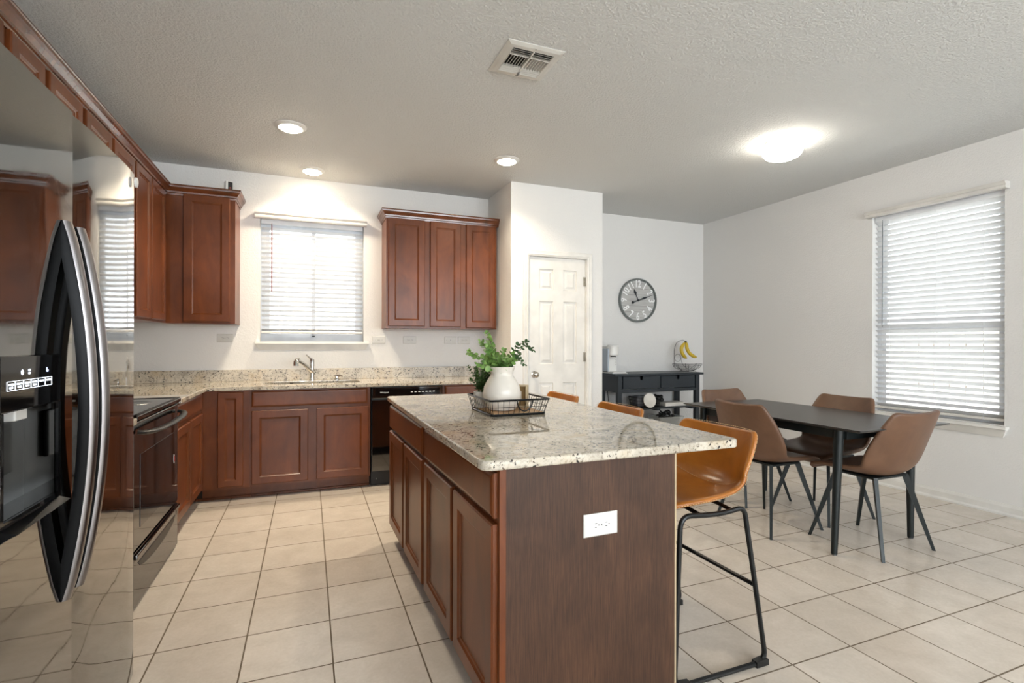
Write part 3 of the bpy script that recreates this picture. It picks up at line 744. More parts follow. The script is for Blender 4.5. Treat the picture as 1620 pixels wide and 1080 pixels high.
def fhandle(par, x):
    """bowed bar: its ends touch the door, its middle stands off"""
    bm = newbm(); fb = newbm(); zt, zb = 1.532, 0.572; N = 24; rings = []; frings = []
    for k in range(N+1):
        u = k/N; z = zt+(zb-zt)*u; s = math.sin(PI*u); off = 0.006+0.056*s**0.8
        w, d0, d1 = 0.0175, max(-0.002, off-0.028), off+0.008
        d1 -= 0.012
        cs = [(-w, d0), (-w, d1-0.003), (-w*0.9, d1), (0, d1), (w*0.9, d1), (w, d1-0.003), (w, d0)]
        rings.append([bm.verts.new((x+p[0], -p[1], z)) for p in cs])
        fc = [(-w*0.98, d1), (-w*0.86, d1+0.006), (-w*0.5, d1+0.0105), (0, d1+0.012), (w*0.5, d1+0.0105), (w*0.86, d1+0.006), (w*0.98, d1)]
        frings.append([fb.verts.new((x+p[0], -p[1]-0.0002, z)) for p in fc])
    for b_, rr_ in ((bm, rings), (fb, frings)):
        for A, B in zip(rr_, rr_[1:]):
            for k in range(7): b_.faces.new((A[k], A[(k+1) % 7], B[(k+1) % 7], B[k]))
        b_.faces.new(rr_[0]); b_.faces.new(rr_[-1][::-1])
    h = mesh_obj('handle', bm, 'handle_black', par, smooth=True, ang=40)
    mesh_obj('handle_face', fb, 'handle_face', h, smooth=True, ang=60)
fhandle(fz, 1.624-FY0); fhandle(fr, 1.707-FY0)
# ice and water dispenser on the freezer door
d = mesh_obj('dispenser', box(newbm(), dx0-0.012, dx1+0.012, -0.006, 0.0, dz1+0.002, 1.196, 0.002), 'glass_black', fz)
bm = newbm()
for q in ((dx0-0.012, dx0, dz0-0.012, dz1+0.001), (dx1, dx1+0.012, dz0-0.012, dz1+0.001), (dx0, dx1, dz0-0.012, dz0)): box(bm, q[0], q[1], -0.006, 0.002, q[2], q[3])
mesh_obj('bezel', bm, 'black', d)
bm = newbm()
box(bm, dx0-0.004, dx1+0.004, 0.060, 0.064, dz0-0.004, dz1+0.004); box(bm, dx0-0.003, dx0-0.0002, 0.001, 0.06, dz0, dz1); box(bm, dx1+0.0002, dx1+0.003, 0.001, 0.06, dz0, dz1); box(bm, dx0, dx1, 0.001, 0.06, dz0-0.003, dz0-0.0002); box(bm, dx0, dx1, 0.001, 0.06, dz1+0.0002, dz1+0.003)
mesh_obj('niche', bm, 'black_matte', d)
mesh_obj('paddle', box(newbm(), dx0+0.085, dx1-0.085, 0.045, 0.058, 0.93, 1.05, 0.004), 'black_matte', d)
mesh_obj('nozzle', box(newbm(), dx0+0.095, dx1-0.095, 0.015, 0.045, 1.052, 1.077, 0.003), 'plate', d)
mesh_obj('drip_tray', hexa(newbm(), [(dx0-0.012, -0.012, 0.825), (dx1+0.012, -0.012, 0.825), (dx1+0.012, -0.0005, 0.815), (dx0-0.012, -0.0005, 0.815)], [(dx0-0.012, -0.034, 0.836), (dx1+0.012, -0.026, 0.836), (dx1+0.012, -0.0005, 0.8455), (dx0-0.012, -0.0005, 0.8455)]), 'handle_black', d)
bm = newbm()
zc0, zc1 = 1.124, 1.143; bx0, bx1 = 1.345-FY0, 1.540-FY0
def rect_tube(bm, a0, a1, c0, c1, y, r): tube(bm, [(a0, y, c0), (a1, y, c0), (a1, y, c1), (a0, y, c1)], r, 4, closed=True)
n = 6
for k in range(n):
    a = bx0+(bx1-bx0)*k/n; b = bx0+(bx1-bx0)*(k+1)/n-0.001
    rect_tube(bm, a, b, zc0, zc1, -0.0066, 0.0005)
mesh_obj('button_outline', bm, 'icon', d)
for k in range(n):
    a = bx0+(bx1-bx0)*k/n; w_ = (bx1-bx0)/n
    bm = newbm(); box(bm, a+w_*0.2, a+w_*0.8, -0.0068, -0.0061, 1.1345, 1.1385)
    if k < 4: box(bm, a+w_*0.3, a+w_*0.7, -0.0068, -0.0061, 1.128, 1.132)
    mesh_obj('button_caption', bm, 'icon', d)
bm = newbm(); tube(bm, [(bx0+0.06+0.0035*math.cos(a), -0.0066, 1.160+0.005*math.sin(a)) for a in [k*PI/6 for k in range(12)]], 0.0008, 4, closed=True); mesh_obj('water_icon', bm, 'icon', d)
bm = newbm(); box(bm, bx0+0.086, bx0+0.094, -0.0068, -0.0061, 1.155, 1.159); box(bm, bx0+0.086, bx0+0.094, -0.0068, -0.0061, 1.161, 1.166); mesh_obj('ice_icon', bm, 'icon', d)
bm = newbm(); box(bm, bx1-0.026, bx1-0.023, -0.0068, -0.0061, 1.156, 1.166); box(bm, bx1-0.022, bx1-0.018, -0.0068, -0.0061, 1.156, 1.161); mesh_obj('lock_icon', bm, 'icon_blue', d)
tag(mesh_obj('magnet', lathe(newbm(), [(0, 0), (0.012, 0), (0.012, 0.006), (0.009, 0.008), (0, 0.008)], 16, (0, 0, 0), 'x', 1, 1.5), 'plate', smooth=True), 'small white magnet near the top far corner of the refrigerator door', 'magnet').location = (FX+0.0005, 2.186, 1.795)

# ------------------------------------------------------------------ island
ANG = 1.3
IO = Vector((0.4835, 3.205, 0))            # far-left corner of the cabinet face
t = thing('kitchen_island', 'brown wood kitchen island with four doors and two drawers', 'kitchen island', IO, R(-90+ANG))
L = 1.778; DP = 0.655
mesh_obj('body', box(newbm(), 0, L, 0, DP, 0.095, CB), 'wood', t)
mesh_obj('toe_kick', box(newbm(), 0.0, L, 0.075, 0.09, 0, 0.0945), 'wood', t)
e = mesh_obj('end_panel', box(newbm(), L+0.0005, L+0.013, 0.022, DP, 0.0, CB), 'wood_end', t)
mesh_obj('end_stile', box(newbm(), L+0.0005, L+0.017, 0.0, 0.0215, 0.0, CB, 0.001), 'wood', t)
mesh_obj('back_panel', box(newbm(), 0, L, DP+0.0005, DP+0.008, 0.0, CB), 'wood_end', t)
mesh_obj('edge_strip', box(newbm(), L+0.0005, L+0.013, DP+0.0005, DP+0.007, 0.0, CB), 'box_wood', t)
slab(t, 'drawer', -0.01, 0.862, 0.703, 0.838); slab(t, 'drawer', 0.912, L+0.002, 0.703, 0.838)
shaker(t, 'door', -0.005, 0.410, 0.106, 0.684); shaker(t, 'door', 0.444, 0.862, 0.106, 0.684)
shaker(t, 'door', 0.912, 1.345, 0.106, 0.684); shaker(t, 'door', 1.375, L+0.002, 0.106, 0.684)
IX0, IX1, IY0, IY1 = 0.462, 1.437, 1.387, 3.318
bm = prism(newbm(), rrect(IX0, IX1, IY0, IY1, 0.035), 'z', CT0, CT1)
o = mesh_obj('island_countertop', bm, 'granite', smooth=True, ang=40); tag(o, 'speckled granite slab on top of the kitchen island', 'countertop')
bv = o.modifiers.new('bevel', 'BEVEL'); bv.width = 0.006; bv.segments = 3; bv.limit_method = 'ANGLE'; bv.angle_limit = R(50)

# ------------------------------------------------------------------ electrical plates (local: x right, -y out of wall)
def plate(name, label, kind, mat='plate_old'):
    t = thing(name, label, 'outlet' if kind == 'duplex' else ('switch' if kind == 'switch' else 'wall plate'))
    mesh_obj('cover_plate', panel(newbm(), (-0.0635, 0, -0.0365), U_, V_, N_, 0.127, 0.073, [(0, 0.0), (0, 0.0025), (0.004, 0.006), (0.006, 0.006)]), mat, t)
    if kind == 'duplex':
        for s in (-1, 1):
            r = mesh_obj('receptacle', lathe(newbm(), [(0, -0.006), (0.0172, -0.006), (0.0172, -0.0078), (0, -0.0078)], 20, (s*0.0195, 0, 0), 'y'), mat, t)
            bm = newbm()
            for zz, hh in ((0.0062, 0.0042), (-0.0062, 0.0034)): box(bm, s*0.0195-hh-0.002, s*0.0195+hh-0.002, -0.0082, -0.0072, zz-0.001, zz+0.001)
            lathe(bm, [(0, -0.0082), (0.0023, -0.0082), (0.0023, -0.0072), (0, -0.0072)], 8, (s*0.0195+0.0085, 0, 0), 'y')
            mesh_obj('slot', bm, 'dark', r)
        mesh_obj('screw', lathe(newbm(), [(0, -0.0075), (0.0025, -0.0075), (0.0025, -0.006), (0, -0.006)], 8, (0, 0, 0), 'y'), 'steel', t)
    elif kind == 'switch':
        mesh_obj('toggle', hexa(newbm(), [(-0.012, -0.006, -0.005), (0.012, -0.006, -0.005), (0.012, -0.006, 0.005), (-0.012, -0.006, 0.005)][::-1], [(0.004, -0.017, -0.0035), (0.013, -0.015, -0.0035), (0.013, -0.015, 0.0035), (0.004, -0.017, 0.0035)][::-1]), mat, t)
        for s in (-1, 1): mesh_obj('screw', lathe(newbm(), [(0, -0.0072), (0.0025, -0.0072), (0.0025, -0.006), (0, -0.006)], 8, (s*0.03, 0, 0), 'y'), 'steel', t)
    else:
        mesh_obj('jack', lathe(newbm(), [(0, -0.0085), (0.005, -0.0085), (0.005, -0.006), (0, -0.006)], 10, (0, 0, 0), 'y'), 'steel', t)
        for s in (-1, 1): mesh_obj('screw', lathe(newbm(), [(0, -0.0072), (0.0025, -0.0072), (0.0025, -0.006), (0, -0.006)], 8, (s*0.042, 0, 0), 'y'), 'steel', t)
    return t
p = plate('electrical_outlet', 'off-white double outlet on the wall below the single-door corner cabinet', 'duplex'); p.location = (-0.681, YK-0.0005, 1.264)
dup(p, (0.926, YK-0.0005, 1.254), label='off-white double outlet under the left door of the three-door cabinet')
dup(p, (1.484, YK-0.0005, 1.254), label='off-white double outlet nearest the pantry wall, beside a jack plate')
s_ = plate('light_switch', 'off-white single switch plate just right of the kitchen window sill', 'switch'); s_.location = (0.627, YK-0.0005, 1.254)
s_ = plate('jack_plate', 'off-white plate with one centre jack between outlet and switch under the cabinet', 'jack'); s_.location = (1.342, YK-0.0005, 1.254)
s_['label'] = 'off-white plate with one centre jack under the three-door wall cabinet'
p = plate('electrical_outlet', 'bright white double outlet on the end panel of the kitchen island', 'duplex', 'plate')
_d = Vector((math.cos(R(-90+ANG)), math.sin(R(-90+ANG)), 0)); _n = Vector((-_d.y, _d.x, 0))
p.location = IO+_d*(L+0.0135)+_n*0.352+Vector((0, 0, 0.642)); p.rotation_euler = (0, 0, R(ANG))

# ------------------------------------------------------------------ leather shells
def shell(prof, widths, curl, thick, mat, parent, name, nx=12, sub=2, power=2.4):
    """prof: (y,z) stations front to back top; widths: half width; curl: rise of the side edges along the inner normal"""
    bm = newbm(); rows = []; n = len(prof)
    for i in range(n):
        a = Vector(prof[max(0, i-1)]); b = Vector(prof[min(n-1, i+1)]); tg = (b-a).normalized(); nr = Vector((-tg.y, tg.x))
        if nr.dot(Vector((1, 1))) < 0: nr = -nr
        row = []
        for k in range(nx+1):
            u = -1+2*k/nx; c = curl[i]*abs(u)**power
            row.append(bm.verts.new((u*widths[i], prof[i][0]+nr.x*c, prof[i][1]+nr.y*c)))
        rows.append(row)
    for A, B in zip(rows, rows[1:]):
        for k in range(nx): bm.faces.new((A[k], A[k+1], B[k+1], B[k]))
    o = mesh_obj(name, bm, mat, parent, smooth=True, ang=180)
    so = o.modifiers.new('solid', 'SOLIDIFY'); so.thickness = thick; so.offset = 0.0
    su = o.modifiers.new('sub', 'SUBSURF'); su.levels = sub; su.render_levels = sub
    return o, rows

# dining chair: faces +y locally
DC = thing('dining_chair', 'brown leather dining chair at the near end of the table, back to the room', 'chair', group='brown leather dining chairs')
prof = [(0.245, 0.425), (0.240, 0.448), (0.205, 0.462), (0.10, 0.462), (-0.02, 0.452), (-0.11, 0.452), (-0.165, 0.475), (-0.195, 0.53), (-0.220, 0.61), (-0.250, 0.70), (-0.278, 0.78), (-0.292, 0.822), (-0.296, 0.834)]
wid = [0.19, 0.212, 0.226, 0.236, 0.240, 0.242, 0.250, 0.262, 0.262, 0.246, 0.222, 0.206, 0.182]
cur = [0.0, 0.0, 0.008, 0.024, 0.040, 0.056, 0.072, 0.074, 0.068, 0.056, 0.042, 0.034, 0.030]
shell(prof, wid, cur, 0.030, 'brown', DC, 'seat_shell')
for sx in (-1, 1):
    for sy in (-1, 1):
        bm = newbm(); a = Vector((sx*0.135, sy*0.115-0.005, 0.442)); b = Vector((sx*0.228, sy*0.226, 0.0))
        dd = Vector((sx*0.228-sx*0.135, sy*0.111, 0)).normalized(); nn = Vector((-dd.y, dd.x, 0))
        def q(c, w, h): return [c-dd*w-nn*h, c+dd*w-nn*h, c+dd*w+nn*h, c-dd*w+nn*h]
        hexa(bm, q(b, 0.0085, 0.008), q(a, 0.017, 0.0105)); mesh_obj('leg', bm, 'leg_metal', DC)
mesh_obj('under_plate', box(newbm(), -0.15, 0.15, -0.13, 0.12, 0.427, 0.441, 0.003), 'leg_metal', DC)
DC.location = (3.222, 2.105, 0)
dup(DC, (2.915, 2.585, 0), R(-90), 'brown leather dining chair nearest the island, on the long side of the table')
dup(DC, (3.452, 2.598, 0), R(90), 'brown leather dining chair across the table, backed to the right wall')
dup(DC, (3.262, 3.105, 0), R(180), 'brown leather dining chair at the far end by the console')

# bar stool: faces +y locally; origin on the floor under the seat middle
BS = thing('bar_stool', 'tan leather bar stool nearest the camera, at the island corner', 'stool', group='tan leather bar stools')
prof = [(0.225, 0.600), (0.222, 0.620), (0.19, 0.636), (0.10, 0.634), (0.0, 0.629), (-0.095, 0.624), (-0.162, 0.634), (-0.202, 0.672), (-0.220, 0.73), (-0.232, 0.79), (-0.241, 0.846), (-0.244, 0.864), (-0.246, 0.872)]
wid = [0.18, 0.202, 0.216, 0.226, 0.230, 0.230, 0.230, 0.228, 0.226, 0.224, 0.220, 0.210, 0.194]
cur = [0.0, 0.0, 0.004, 0.012, 0.026, 0.052, 0.092, 0.104, 0.092, 0.074, 0.060, 0.054, 0.050]
shell(prof, wid, cur, 0.024, 'tan', BS, 'seat_shell', sub=2)
def edge_line(prof, wid, cur, du=0.97, lift=0.013):
    out = {}
    for s in (-1, 1):
        L_ = []
        for i, (p, w, c) in enumerate(zip(prof, wid, cur)):
            a = Vector(prof[max(0, i-1)]); b = Vector(prof[min(len(prof)-1, i+1)]); tg = (b-a).normalized(); nr = Vector((-tg.y, tg.x))
            if nr.dot(Vector((1, 1))) < 0: nr = -nr
            cc = c*du**2.4
            L_.append(Vector((s*w*du, p[0]+nr.x*cc, p[1]+nr.y*cc)))
        out[s] = L_
    return out
def stitches(bm, pts, size=0.0032, gap=0.011, r=0.0014):
    pts = [Vector(p) for p in pts]
    for a, b in zip(pts, pts[1:]):
        n = max(1, int((b-a).length/gap))
        for k in range(n):
            p = a.lerp(b, (k+0.15)/n); q_ = a.lerp(b, (k+0.7)/n); tube(bm, [p, q_], r, 4)
def refine(pts, n=4):
    pts = [Vector(p) for p in pts]; out = []
    for i in range(len(pts)-1):
        p0, p1, p2, p3 = pts[max(0, i-1)], pts[i], pts[i+1], pts[min(len(pts)-1, i+2)]
        for k in range(n):
            t_ = k/n; out.append(0.5*((2*p1)+(-p0+p2)*t_+(2*p0-5*p1+4*p2-p3)*t_**2+(-p0+3*p1-3*p2+p3)*t_**3))
    out.append(pts[-1]); return out
el = edge_line(prof, wid, cur, 1.0)
for s in (-1, 1):
    bm = newbm(); ln = refine(el[s][2:12], 3); stitches(bm, [p+Vector((s*0.0065, 0, 0)) for p in ln]); mesh_obj('edge_stitching', bm, 'stitch', BS)
bm = newbm()
top = [Vector((u*0.19, -0.244+0.050*abs(u)**2.4*0.9-0.004, 0.878+0.004*abs(u)**2)) for u in [k/8-1 for k in range(17)]]
stitches(bm, top)
mesh_obj('edge_stitching', bm, 'stitch', BS)
# seam across the inner shell where back meets seat
bm = newbm(); ln = []
for k in range(13):
    u = (-1+k/6)*0.9
    i = 6; c = cur[i]*abs(u)**2.4; yy = -0.142+0.75*c*0.7+0.0; zz = 0.648+0.028*u*u+c*0.35
    ln.append((u*0.218, yy, zz))
stitches(bm, ln, r=0.0011); mesh_obj('seat_seam', bm, 'stitch', BS)
for s in (-1, 1):
    x = s*0.240
    pts = [(x, 0.0, 0.0105), (x, 0.221, 0.0105), (x*0.985, 0.192, 0.612), (x*0.95, 0.05, 0.597), (x*0.95, -0.03, 0.597), (x*0.985, -0.105, 0.612), (x, -0.212, 0.0105), (x, 0.0, 0.0105)]
    f = fillet(pts, 0.05, 6)
    leg = mesh_obj('leg_frame', tube(newbm(), f, 0.0095, 10), 'black_metal', BS, smooth=True)
    for yy in (0.185, -0.185):
        bm = newbm(); prism(bm, [(yy-0.03, 0.0), (yy+0.03, 0.0), (yy+0.03, 0.022), (yy+0.02 if yy > 0 else yy-0.02, 0.028), (yy-0.03, 0.022)] if yy > 0 else [(yy+0.03, 0.0), (yy+0.03, 0.022), (yy-0.02, 0.028), (yy-0.03, 0.022), (yy-0.03, 0.0)], 'x', x-0.0125, x+0.0125)
        mesh_obj('foot_glide', bm, 'black_matte', leg)
for yy, z in ((-0.162, 0.306), (0.196, 0.306)): mesh_obj('footrest', tube(newbm(), [(-0.238, yy, z), (0.238, yy, z)], 0.0085, 10), 'black_metal', BS, smooth=True)
bm = newbm()
for yy in (0.09, -0.06): tube(bm, [(-0.228, yy, 0.599), (-0.15, yy, 0.606), (0.15, yy, 0.606), (0.228, yy, 0.599)], 0.008, 8)
mesh_obj('seat_support', bm, 'black_metal', BS, smooth=True)
BS.location = (1.418, 1.692, 0); BS.rotation_euler = (0, 0, R(90))
dup(BS, (1.418, 2.415, 0), R(90), 'tan leather bar stool in the middle along the island')
dup(BS, (1.418, 3.105, 0), R(90), 'tan leather bar stool farthest along the island, in front of the pantry door')

# ------------------------------------------------------------------ dining table
TX0, TX1, TY0, TY1, TZ = 2.785, 3.582, 1.868, 3.275, 0.75
t = thing('dining_table', 'rectangular charcoal dining table with round black legs', 'table', ((TX0+TX1)/2, (TY0+TY1)/2, 0))
hx, hy = (TX1-TX0)/2, (TY1-TY0)/2
bm = hexa(newbm(), [(-hx+0.03, -hy+0.03, TZ-0.02), (hx-0.03, -hy+0.03, TZ-0.02), (hx-0.03, hy-0.03, TZ-0.02), (-hx+0.03, hy-0.03, TZ-0.02)], [(-hx, -hy, TZ-0.006), (hx, -hy, TZ-0.006), (hx, hy, TZ-0.006), (-hx, hy, TZ-0.006)])
box(bm, -hx, hx, -hy, hy, TZ-0.006, TZ)
mesh_obj('tabletop', bm, 'tabletop', t)
bm = newbm(); ax, ay = hx-0.09, hy-0.15
for a in ((-ax, ax, -ay-0.012, -ay+0.012), (-ax, ax, ay-0.012, ay+0.012), (-ax-0.012, -ax+0.012, -ay, ay), (ax-0.012, ax+0.012, -ay, ay)): box(bm, a[0], a[1], a[2], a[3], TZ-0.076, TZ-0.0205)
mesh_obj('apron', bm, 'leg_metal', t)
for sx in (-1, 1):
    for sy in (-1, 1):
        bm = newbm(); top_ = (sx*(ax-0.006), sy*(ay+0.012)); bot_ = (sx*(hx-0.052), sy*(hy-0.172) if False else sy*(hy-0.15))
        bot_ = (sx*0.3475, -0.5195 if sy < 0 else 0.585-0.0)
        top_ = (sx*0.325, -0.53 if sy < 0 else 0.56)
        tube(bm, [(top_[0], top_[1], TZ-0.021), (bot_[0]*0.99+top_[0]*0.01, bot_[1], 0.008)], [0.0275, 0.017], 18)
        lg = mesh_obj('leg', bm, 'leg_metal', t, smooth=True)
        mesh_obj('foot_pad', lathe(newbm(), [(0, 0), (0.014, 0), (0.014, 0.0078), (0, 0.0078)], 14, (bot_[0]*0.99+top_[0]*0.01, bot_[1], 0)), 'steel', lg)

# ------------------------------------------------------------------ console table
KX0, KX1, KY0, KY1, KZ = 3.055, 4.255, 4.66, 5.068, 0.893
t = thing('console_table', 'blue-black console table with two notched drawers against the dining wall', 'console table', ((KX0+KX1)/2, (KY0+KY1)/2, 0))
wpart('tabletop', box(newbm(), KX0, KX1, KY0, KY1, KZ-0.025, KZ, 0.003), 'console', t)
fy = KY0+0.016
for x in (3.100, 4.158):
    for y in (fy, KY1-0.056): wpart('leg', box(newbm(), x, x+0.05, y, y+0.05, 0, KZ-0.0255, 0.002), 'console', t)
for x in (3.108, 4.182): wpart('side_panel', box(newbm(), x, x+0.018, fy+0.0505, KY1-0.0565, 0.69, KZ-0.0255), 'console', t)
wpart('front_rail', box(newbm(), 3.1505, 4.1575, fy+0.006, fy+0.030, 0.686, 0.722, 0.002), 'console', t)
wpart('back_panel', box(newbm(), 3.1505, 4.1575, KY1-0.03, KY1-0.012, 0.69, KZ-0.0255), 'console', t)
wpart('divider', box(newbm(), 3.647, 3.664, fy+0.012, KY1-0.0305, 0.7225, KZ-0.0255), 'console', t)
for x0_, x1_ in ((3.166, 3.645), (3.668, 4.143)):
    xm_ = (x0_+x1_)/2; zt = 0.862; zb = 0.727; nt, nb, nd = 0.021, 0.014, 0.042
    bm = prism(newbm(), [(x0_, zb), (x1_, zb), (x1_, zt), (xm_+nt, zt), (xm_+nb, zt-nd), (xm_-nb, zt-nd), (xm_-nt, zt), (x0_, zt)], 'y', fy+0.004, fy+0.022)
    dr = wpart('drawer', bm, 'console', t)
    d2_ = wpart('drawer_box', box(newbm(), x0_+0.01, x1_-0.01, fy+0.06, KY1-0.06, 0.73, 0.80), 'black_matte', t)
for z in (0.475, 0.165):
    bm = newbm(); nsl = 6; y0_ = fy+0.008; y1_ = KY1-0.014; pw = (y1_-y0_)/nsl
    for k in range(nsl): box(bm, 3.10, 4.208, y0_+k*pw, y0_+(k+1)*pw-0.012, z+0.018, z+0.034)
    for x in (3.16, 3.62, 4.10): box(bm, x, x+0.04, y0_, y1_-0.012, z, z+0.0175)
    # notch the slats round the legs by keeping them inside
    wpart('shelf', bm, 'console', t)
ZS = 0.475+0.034; ZS2 = 0.165+0.034

# water dispenser on the console
t = thing('coffee_maker', 'slim white coffee maker on the console beside the pantry corner', 'coffee maker', (3.152, 4.86, KZ), R(0))
mesh_obj('tank', box(newbm(), -0.092, -0.07, -0.04, 0.14, 0.02, 0.272, 0.006), 'grey_body', t)
mesh_obj('body', box(newbm(), -0.0695, 0.068, 0.02, 0.14, 0.012, 0.302, 0.012, 3), 'plate', t)
hd = mesh_obj('head', lathe(newbm(), [(0, 0.196), (0.055, 0.196), (0.062, 0.204), (0.062, 0.294), (0.066, 0.298), (0.066, 0.308), (0.06, 0.314), (0, 0.314)], 28, (-0.014, -0.02, 0)), 'plate', t, smooth=True)
mesh_obj('spout', lathe(newbm(), [(0, 0.184), (0.03, 0.184), (0.034, 0.1955), (0, 0.1955)], 16, (-0.018, -0.035, 0)), 'black_matte', hd, smooth=True)
mesh_obj('base', box(newbm(), -0.092, 0.105, -0.13, 0.14, 0, 0.0118, 0.005), 'plate', t)
mesh_obj('drip_tray', box(newbm(), -0.07, 0.095, -0.12, 0.015, 0.0122, 0.020, 0.004), 'plate', t)
for k in range(5): mesh_obj('button', lathe(newbm(), [(0, 0.019), (0.005, 0.019), (0.005, 0.0205), (0, 0.0205)], 8, (0.052, 0, 0.20-0.026*k), 'y'), 'steel', t)
bm = newbm(); pts = [(3.125, 5.055, 0.86), (3.135, 5.07, 0.70), (3.150, 5.075, 0.6), (3.165, 5.06, 0.50), (3.20, 5.062, 0.36), (3.19, 5.062, 0.2)]
pts = [(3.222, 5.082, 0.885), (3.222, 5.083, 0.74), (3.226, 5.083, 0.66), (3.236, 5.084, 0.58), (3.240, 5.083, 0.46), (3.22, 5.083, 0.30)]
tag(mesh_obj('power_cord', tube(newbm(), refine(pts, 4), 0.0035, 6), 'black_matte', smooth=True), 'thin black power cord hanging behind the left end of the console', 'cord')

# fruit stand
FC = Vector((4.225, 4.905, KZ))
t = thing('fruit_stand', 'dark wire fruit bowl with banana hook on the console', 'fruit stand', FC)
bm = newbm()
for r, z in ((0.185, 0.088), (0.178, 0.070), (0.163, 0.050), (0.135, 0.030), (0.09, 0.014)):
    tube(bm, [(r*math.cos(a), r*math.sin(a)*0.8, z) for a in [k*PI/20 for k in range(40)]], 0.0022, 6, closed=True)
for a in [k*PI/4+0.3 for k in range(8)]:
    tube(bm, [(r*math.cos(a), r*math.sin(a)*0.8, z) for r, z in ((0.185, 0.088), (0.178, 0.07), (0.163, 0.05), (0.135, 0.03), (0.09, 0.014))], 0.002, 5)
mesh_obj('wire_bowl', bm, 'black_metal', t, smooth=True)
bm = newbm()
for s in (-1, 1):
    tube(bm, [(s*0.05, -0.09, 0.004), (s*0.10, -0.03, 0.004), (s*0.10, 0.04, 0.004), (s*0.05, 0.08, 0.004)], 0.003, 6); tube(bm, [(s*0.09, 0.0, 0.004), (s*0.09, 0.0, 0.018)], 0.003, 6)
mesh_obj('foot', bm, 'black_metal', t, smooth=True)
bm = newbm()
tube(bm, [(-0.09+0.045*math.cos(a), 0.06, 0.16+0.045*math.sin(a)) for a in [k*PI/12 for k in range(24)]], 0.0022, 6, closed=True)
tube(bm, refine([(-0.145, 0.06, 0.05), (-0.145, 0.06, 0.16), (-0.14, 0.06, 0.27), (-0.11, 0.05, 0.345), (-0.06, 0.02, 0.372), (-0.035, 0.0, 0.362), (-0.04, 0.0, 0.345)], 4), 0.0028, 7)
tube(bm, refine([(-0.045, 0.06, 0.165), (-0.02, 0.06, 0.09), (0.02, 0.06, 0.05), (0.08, 0.06, 0.02), (0.15, 0.05, 0.06), (0.17, 0.04, 0.088)], 4), 0.0022, 6)
mesh_obj('banana_hook', bm, 'black_metal', t, smooth=True)
def banana(label, pts, rad):
    pts = refine(pts, 4); n = len(pts)
    rs = []
    for k in range(n):
        u = k/(n-1); rs.append(rad*(0.36 if u < 0.08 else min(1.0, 0.36+0.64*((u-0.08)/0.2)**0.7 if u < 0.28 else (1.0 if u < 0.78 else max(0.25, 1-((u-0.78)/0.22)**1.6*0.75)))))
    t = thing('banana', label, 'banana', pts[0], 0, 'bananas on the hook')
    mesh_obj('peel', tube(newbm(), [p-pts[0] for p in pts[1:-1]], rs[1:-1], 9), 'banana', t, smooth=True)
    mesh_obj('stem', tube(newbm(), [Vector((0, 0, 0.012)), Vector((0, 0, 0)), pts[2]-pts[0]], [rad*0.42, rad*0.4, rs[2]*1.03], 8), 'banana_tip', t, smooth=True)
    mesh_obj('tip', tube(newbm(), [pts[-2]-pts[0], pts[-1]-pts[0]], [rs[-2]*1.02, rs[-1]*0.8], 8), 'banana_tip', t, smooth=True)
B0 = FC+Vector((-0.035, -0.012, 0.357))
banana('shorter left banana hanging from the fruit stand hook', [B0+Vector(p) for p in ((-0.004, 0, -0.006), (-0.03, -0.006, -0.03), (-0.072, -0.016, -0.075), (-0.070, -0.02, -0.13), (-0.03, -0.016, -0.178), (0.012, -0.01, -0.2))], 0.021)
banana('longer right banana hanging from the fruit stand hook, curving right', [B0+Vector(p) for p in ((0.006, -0.002, -0.004), (0.004, -0.016, -0.035), (-0.002, -0.03, -0.085), (0.03, -0.034, -0.14), (0.09, -0.03, -0.175), (0.152, -0.022, -0.19))], 0.021)

# things on the console shelves
t = thing('wire_basket', 'dark wire basket of odds and ends on the console shelf', 'basket', (3.535, 4.80, ZS))
bm = newbm(); hx_, hy_, hh = 0.165, 0.10, 0.115
for z, g in ((0.004, 0.86), (0.04, 0.91), (0.078, 0.955), (0.115, 1.0)): tube(bm, [(p[0], p[1], z) for p in rrect(-hx_*g, hx_*g, -hy_*g, hy_*g, 0.03, 4)], 0.0022 if z < 0.1 else 0.0035, 5, closed=True)
for k in range(13):
    x = -0.14+0.28*k/12
    for s in (-1, 1): tube(bm, [(x*0.86, s*hy_*0.86, 0.004), (x, s*hy_, 0.115)], 0.0015, 4)
    tube(bm, [(x*0.86, -hy_*0.86, 0.004), (x*0.86, hy_*0.86, 0.004)], 0.0015, 4)
for k in range(7):
    y = -0.08+0.16*k/6
    for s in (-1, 1): tube(bm, [(s*hx_*0.86, y*0.86, 0.004), (s*hx_, y, 0.115)], 0.0015, 4)
mesh_obj('wire_frame', bm, 'black_metal', t)
bm = lathe(newbm(), [(0, 0), (0.075, 0), (0.082, 0.006), (0.08, 0.012), (0.066, 0.008), (0, 0.006)], 32)
o = tag(mesh_obj('plate', bm, 'plate', smooth=True), 'round white plate leaning on the front of the wire basket', 'plate'); o.location = (3.515, 4.688, ZS+0.083); o.rotation_euler = (R(80), 0, 0)
t = thing('pouch', 'grey and red packet inside the right of the wire basket', 'packet', (3.615, 4.80, ZS+0.008))
mesh_obj('wrapper', box(newbm(), -0.045, 0.045, -0.03, 0.03, 0, 0.108, 0.02, 3), 'cloth_grey', t, smooth=True)
mesh_obj('label_band', box(newbm(), -0.02, 0.035, -0.034, -0.0295, 0.07, 0.11, 0.002), 'red', t)
tag(mesh_obj('pouch', box(newbm(), -0.05, 0.05, -0.06, 0.06, 0, 0.12, 0.02, 3), 'cloth_grey', smooth=True), 'dark grey packet inside the left of the wire basket', 'packet').location = (3.45, 4.80, ZS+0.008)
bm = newbm()
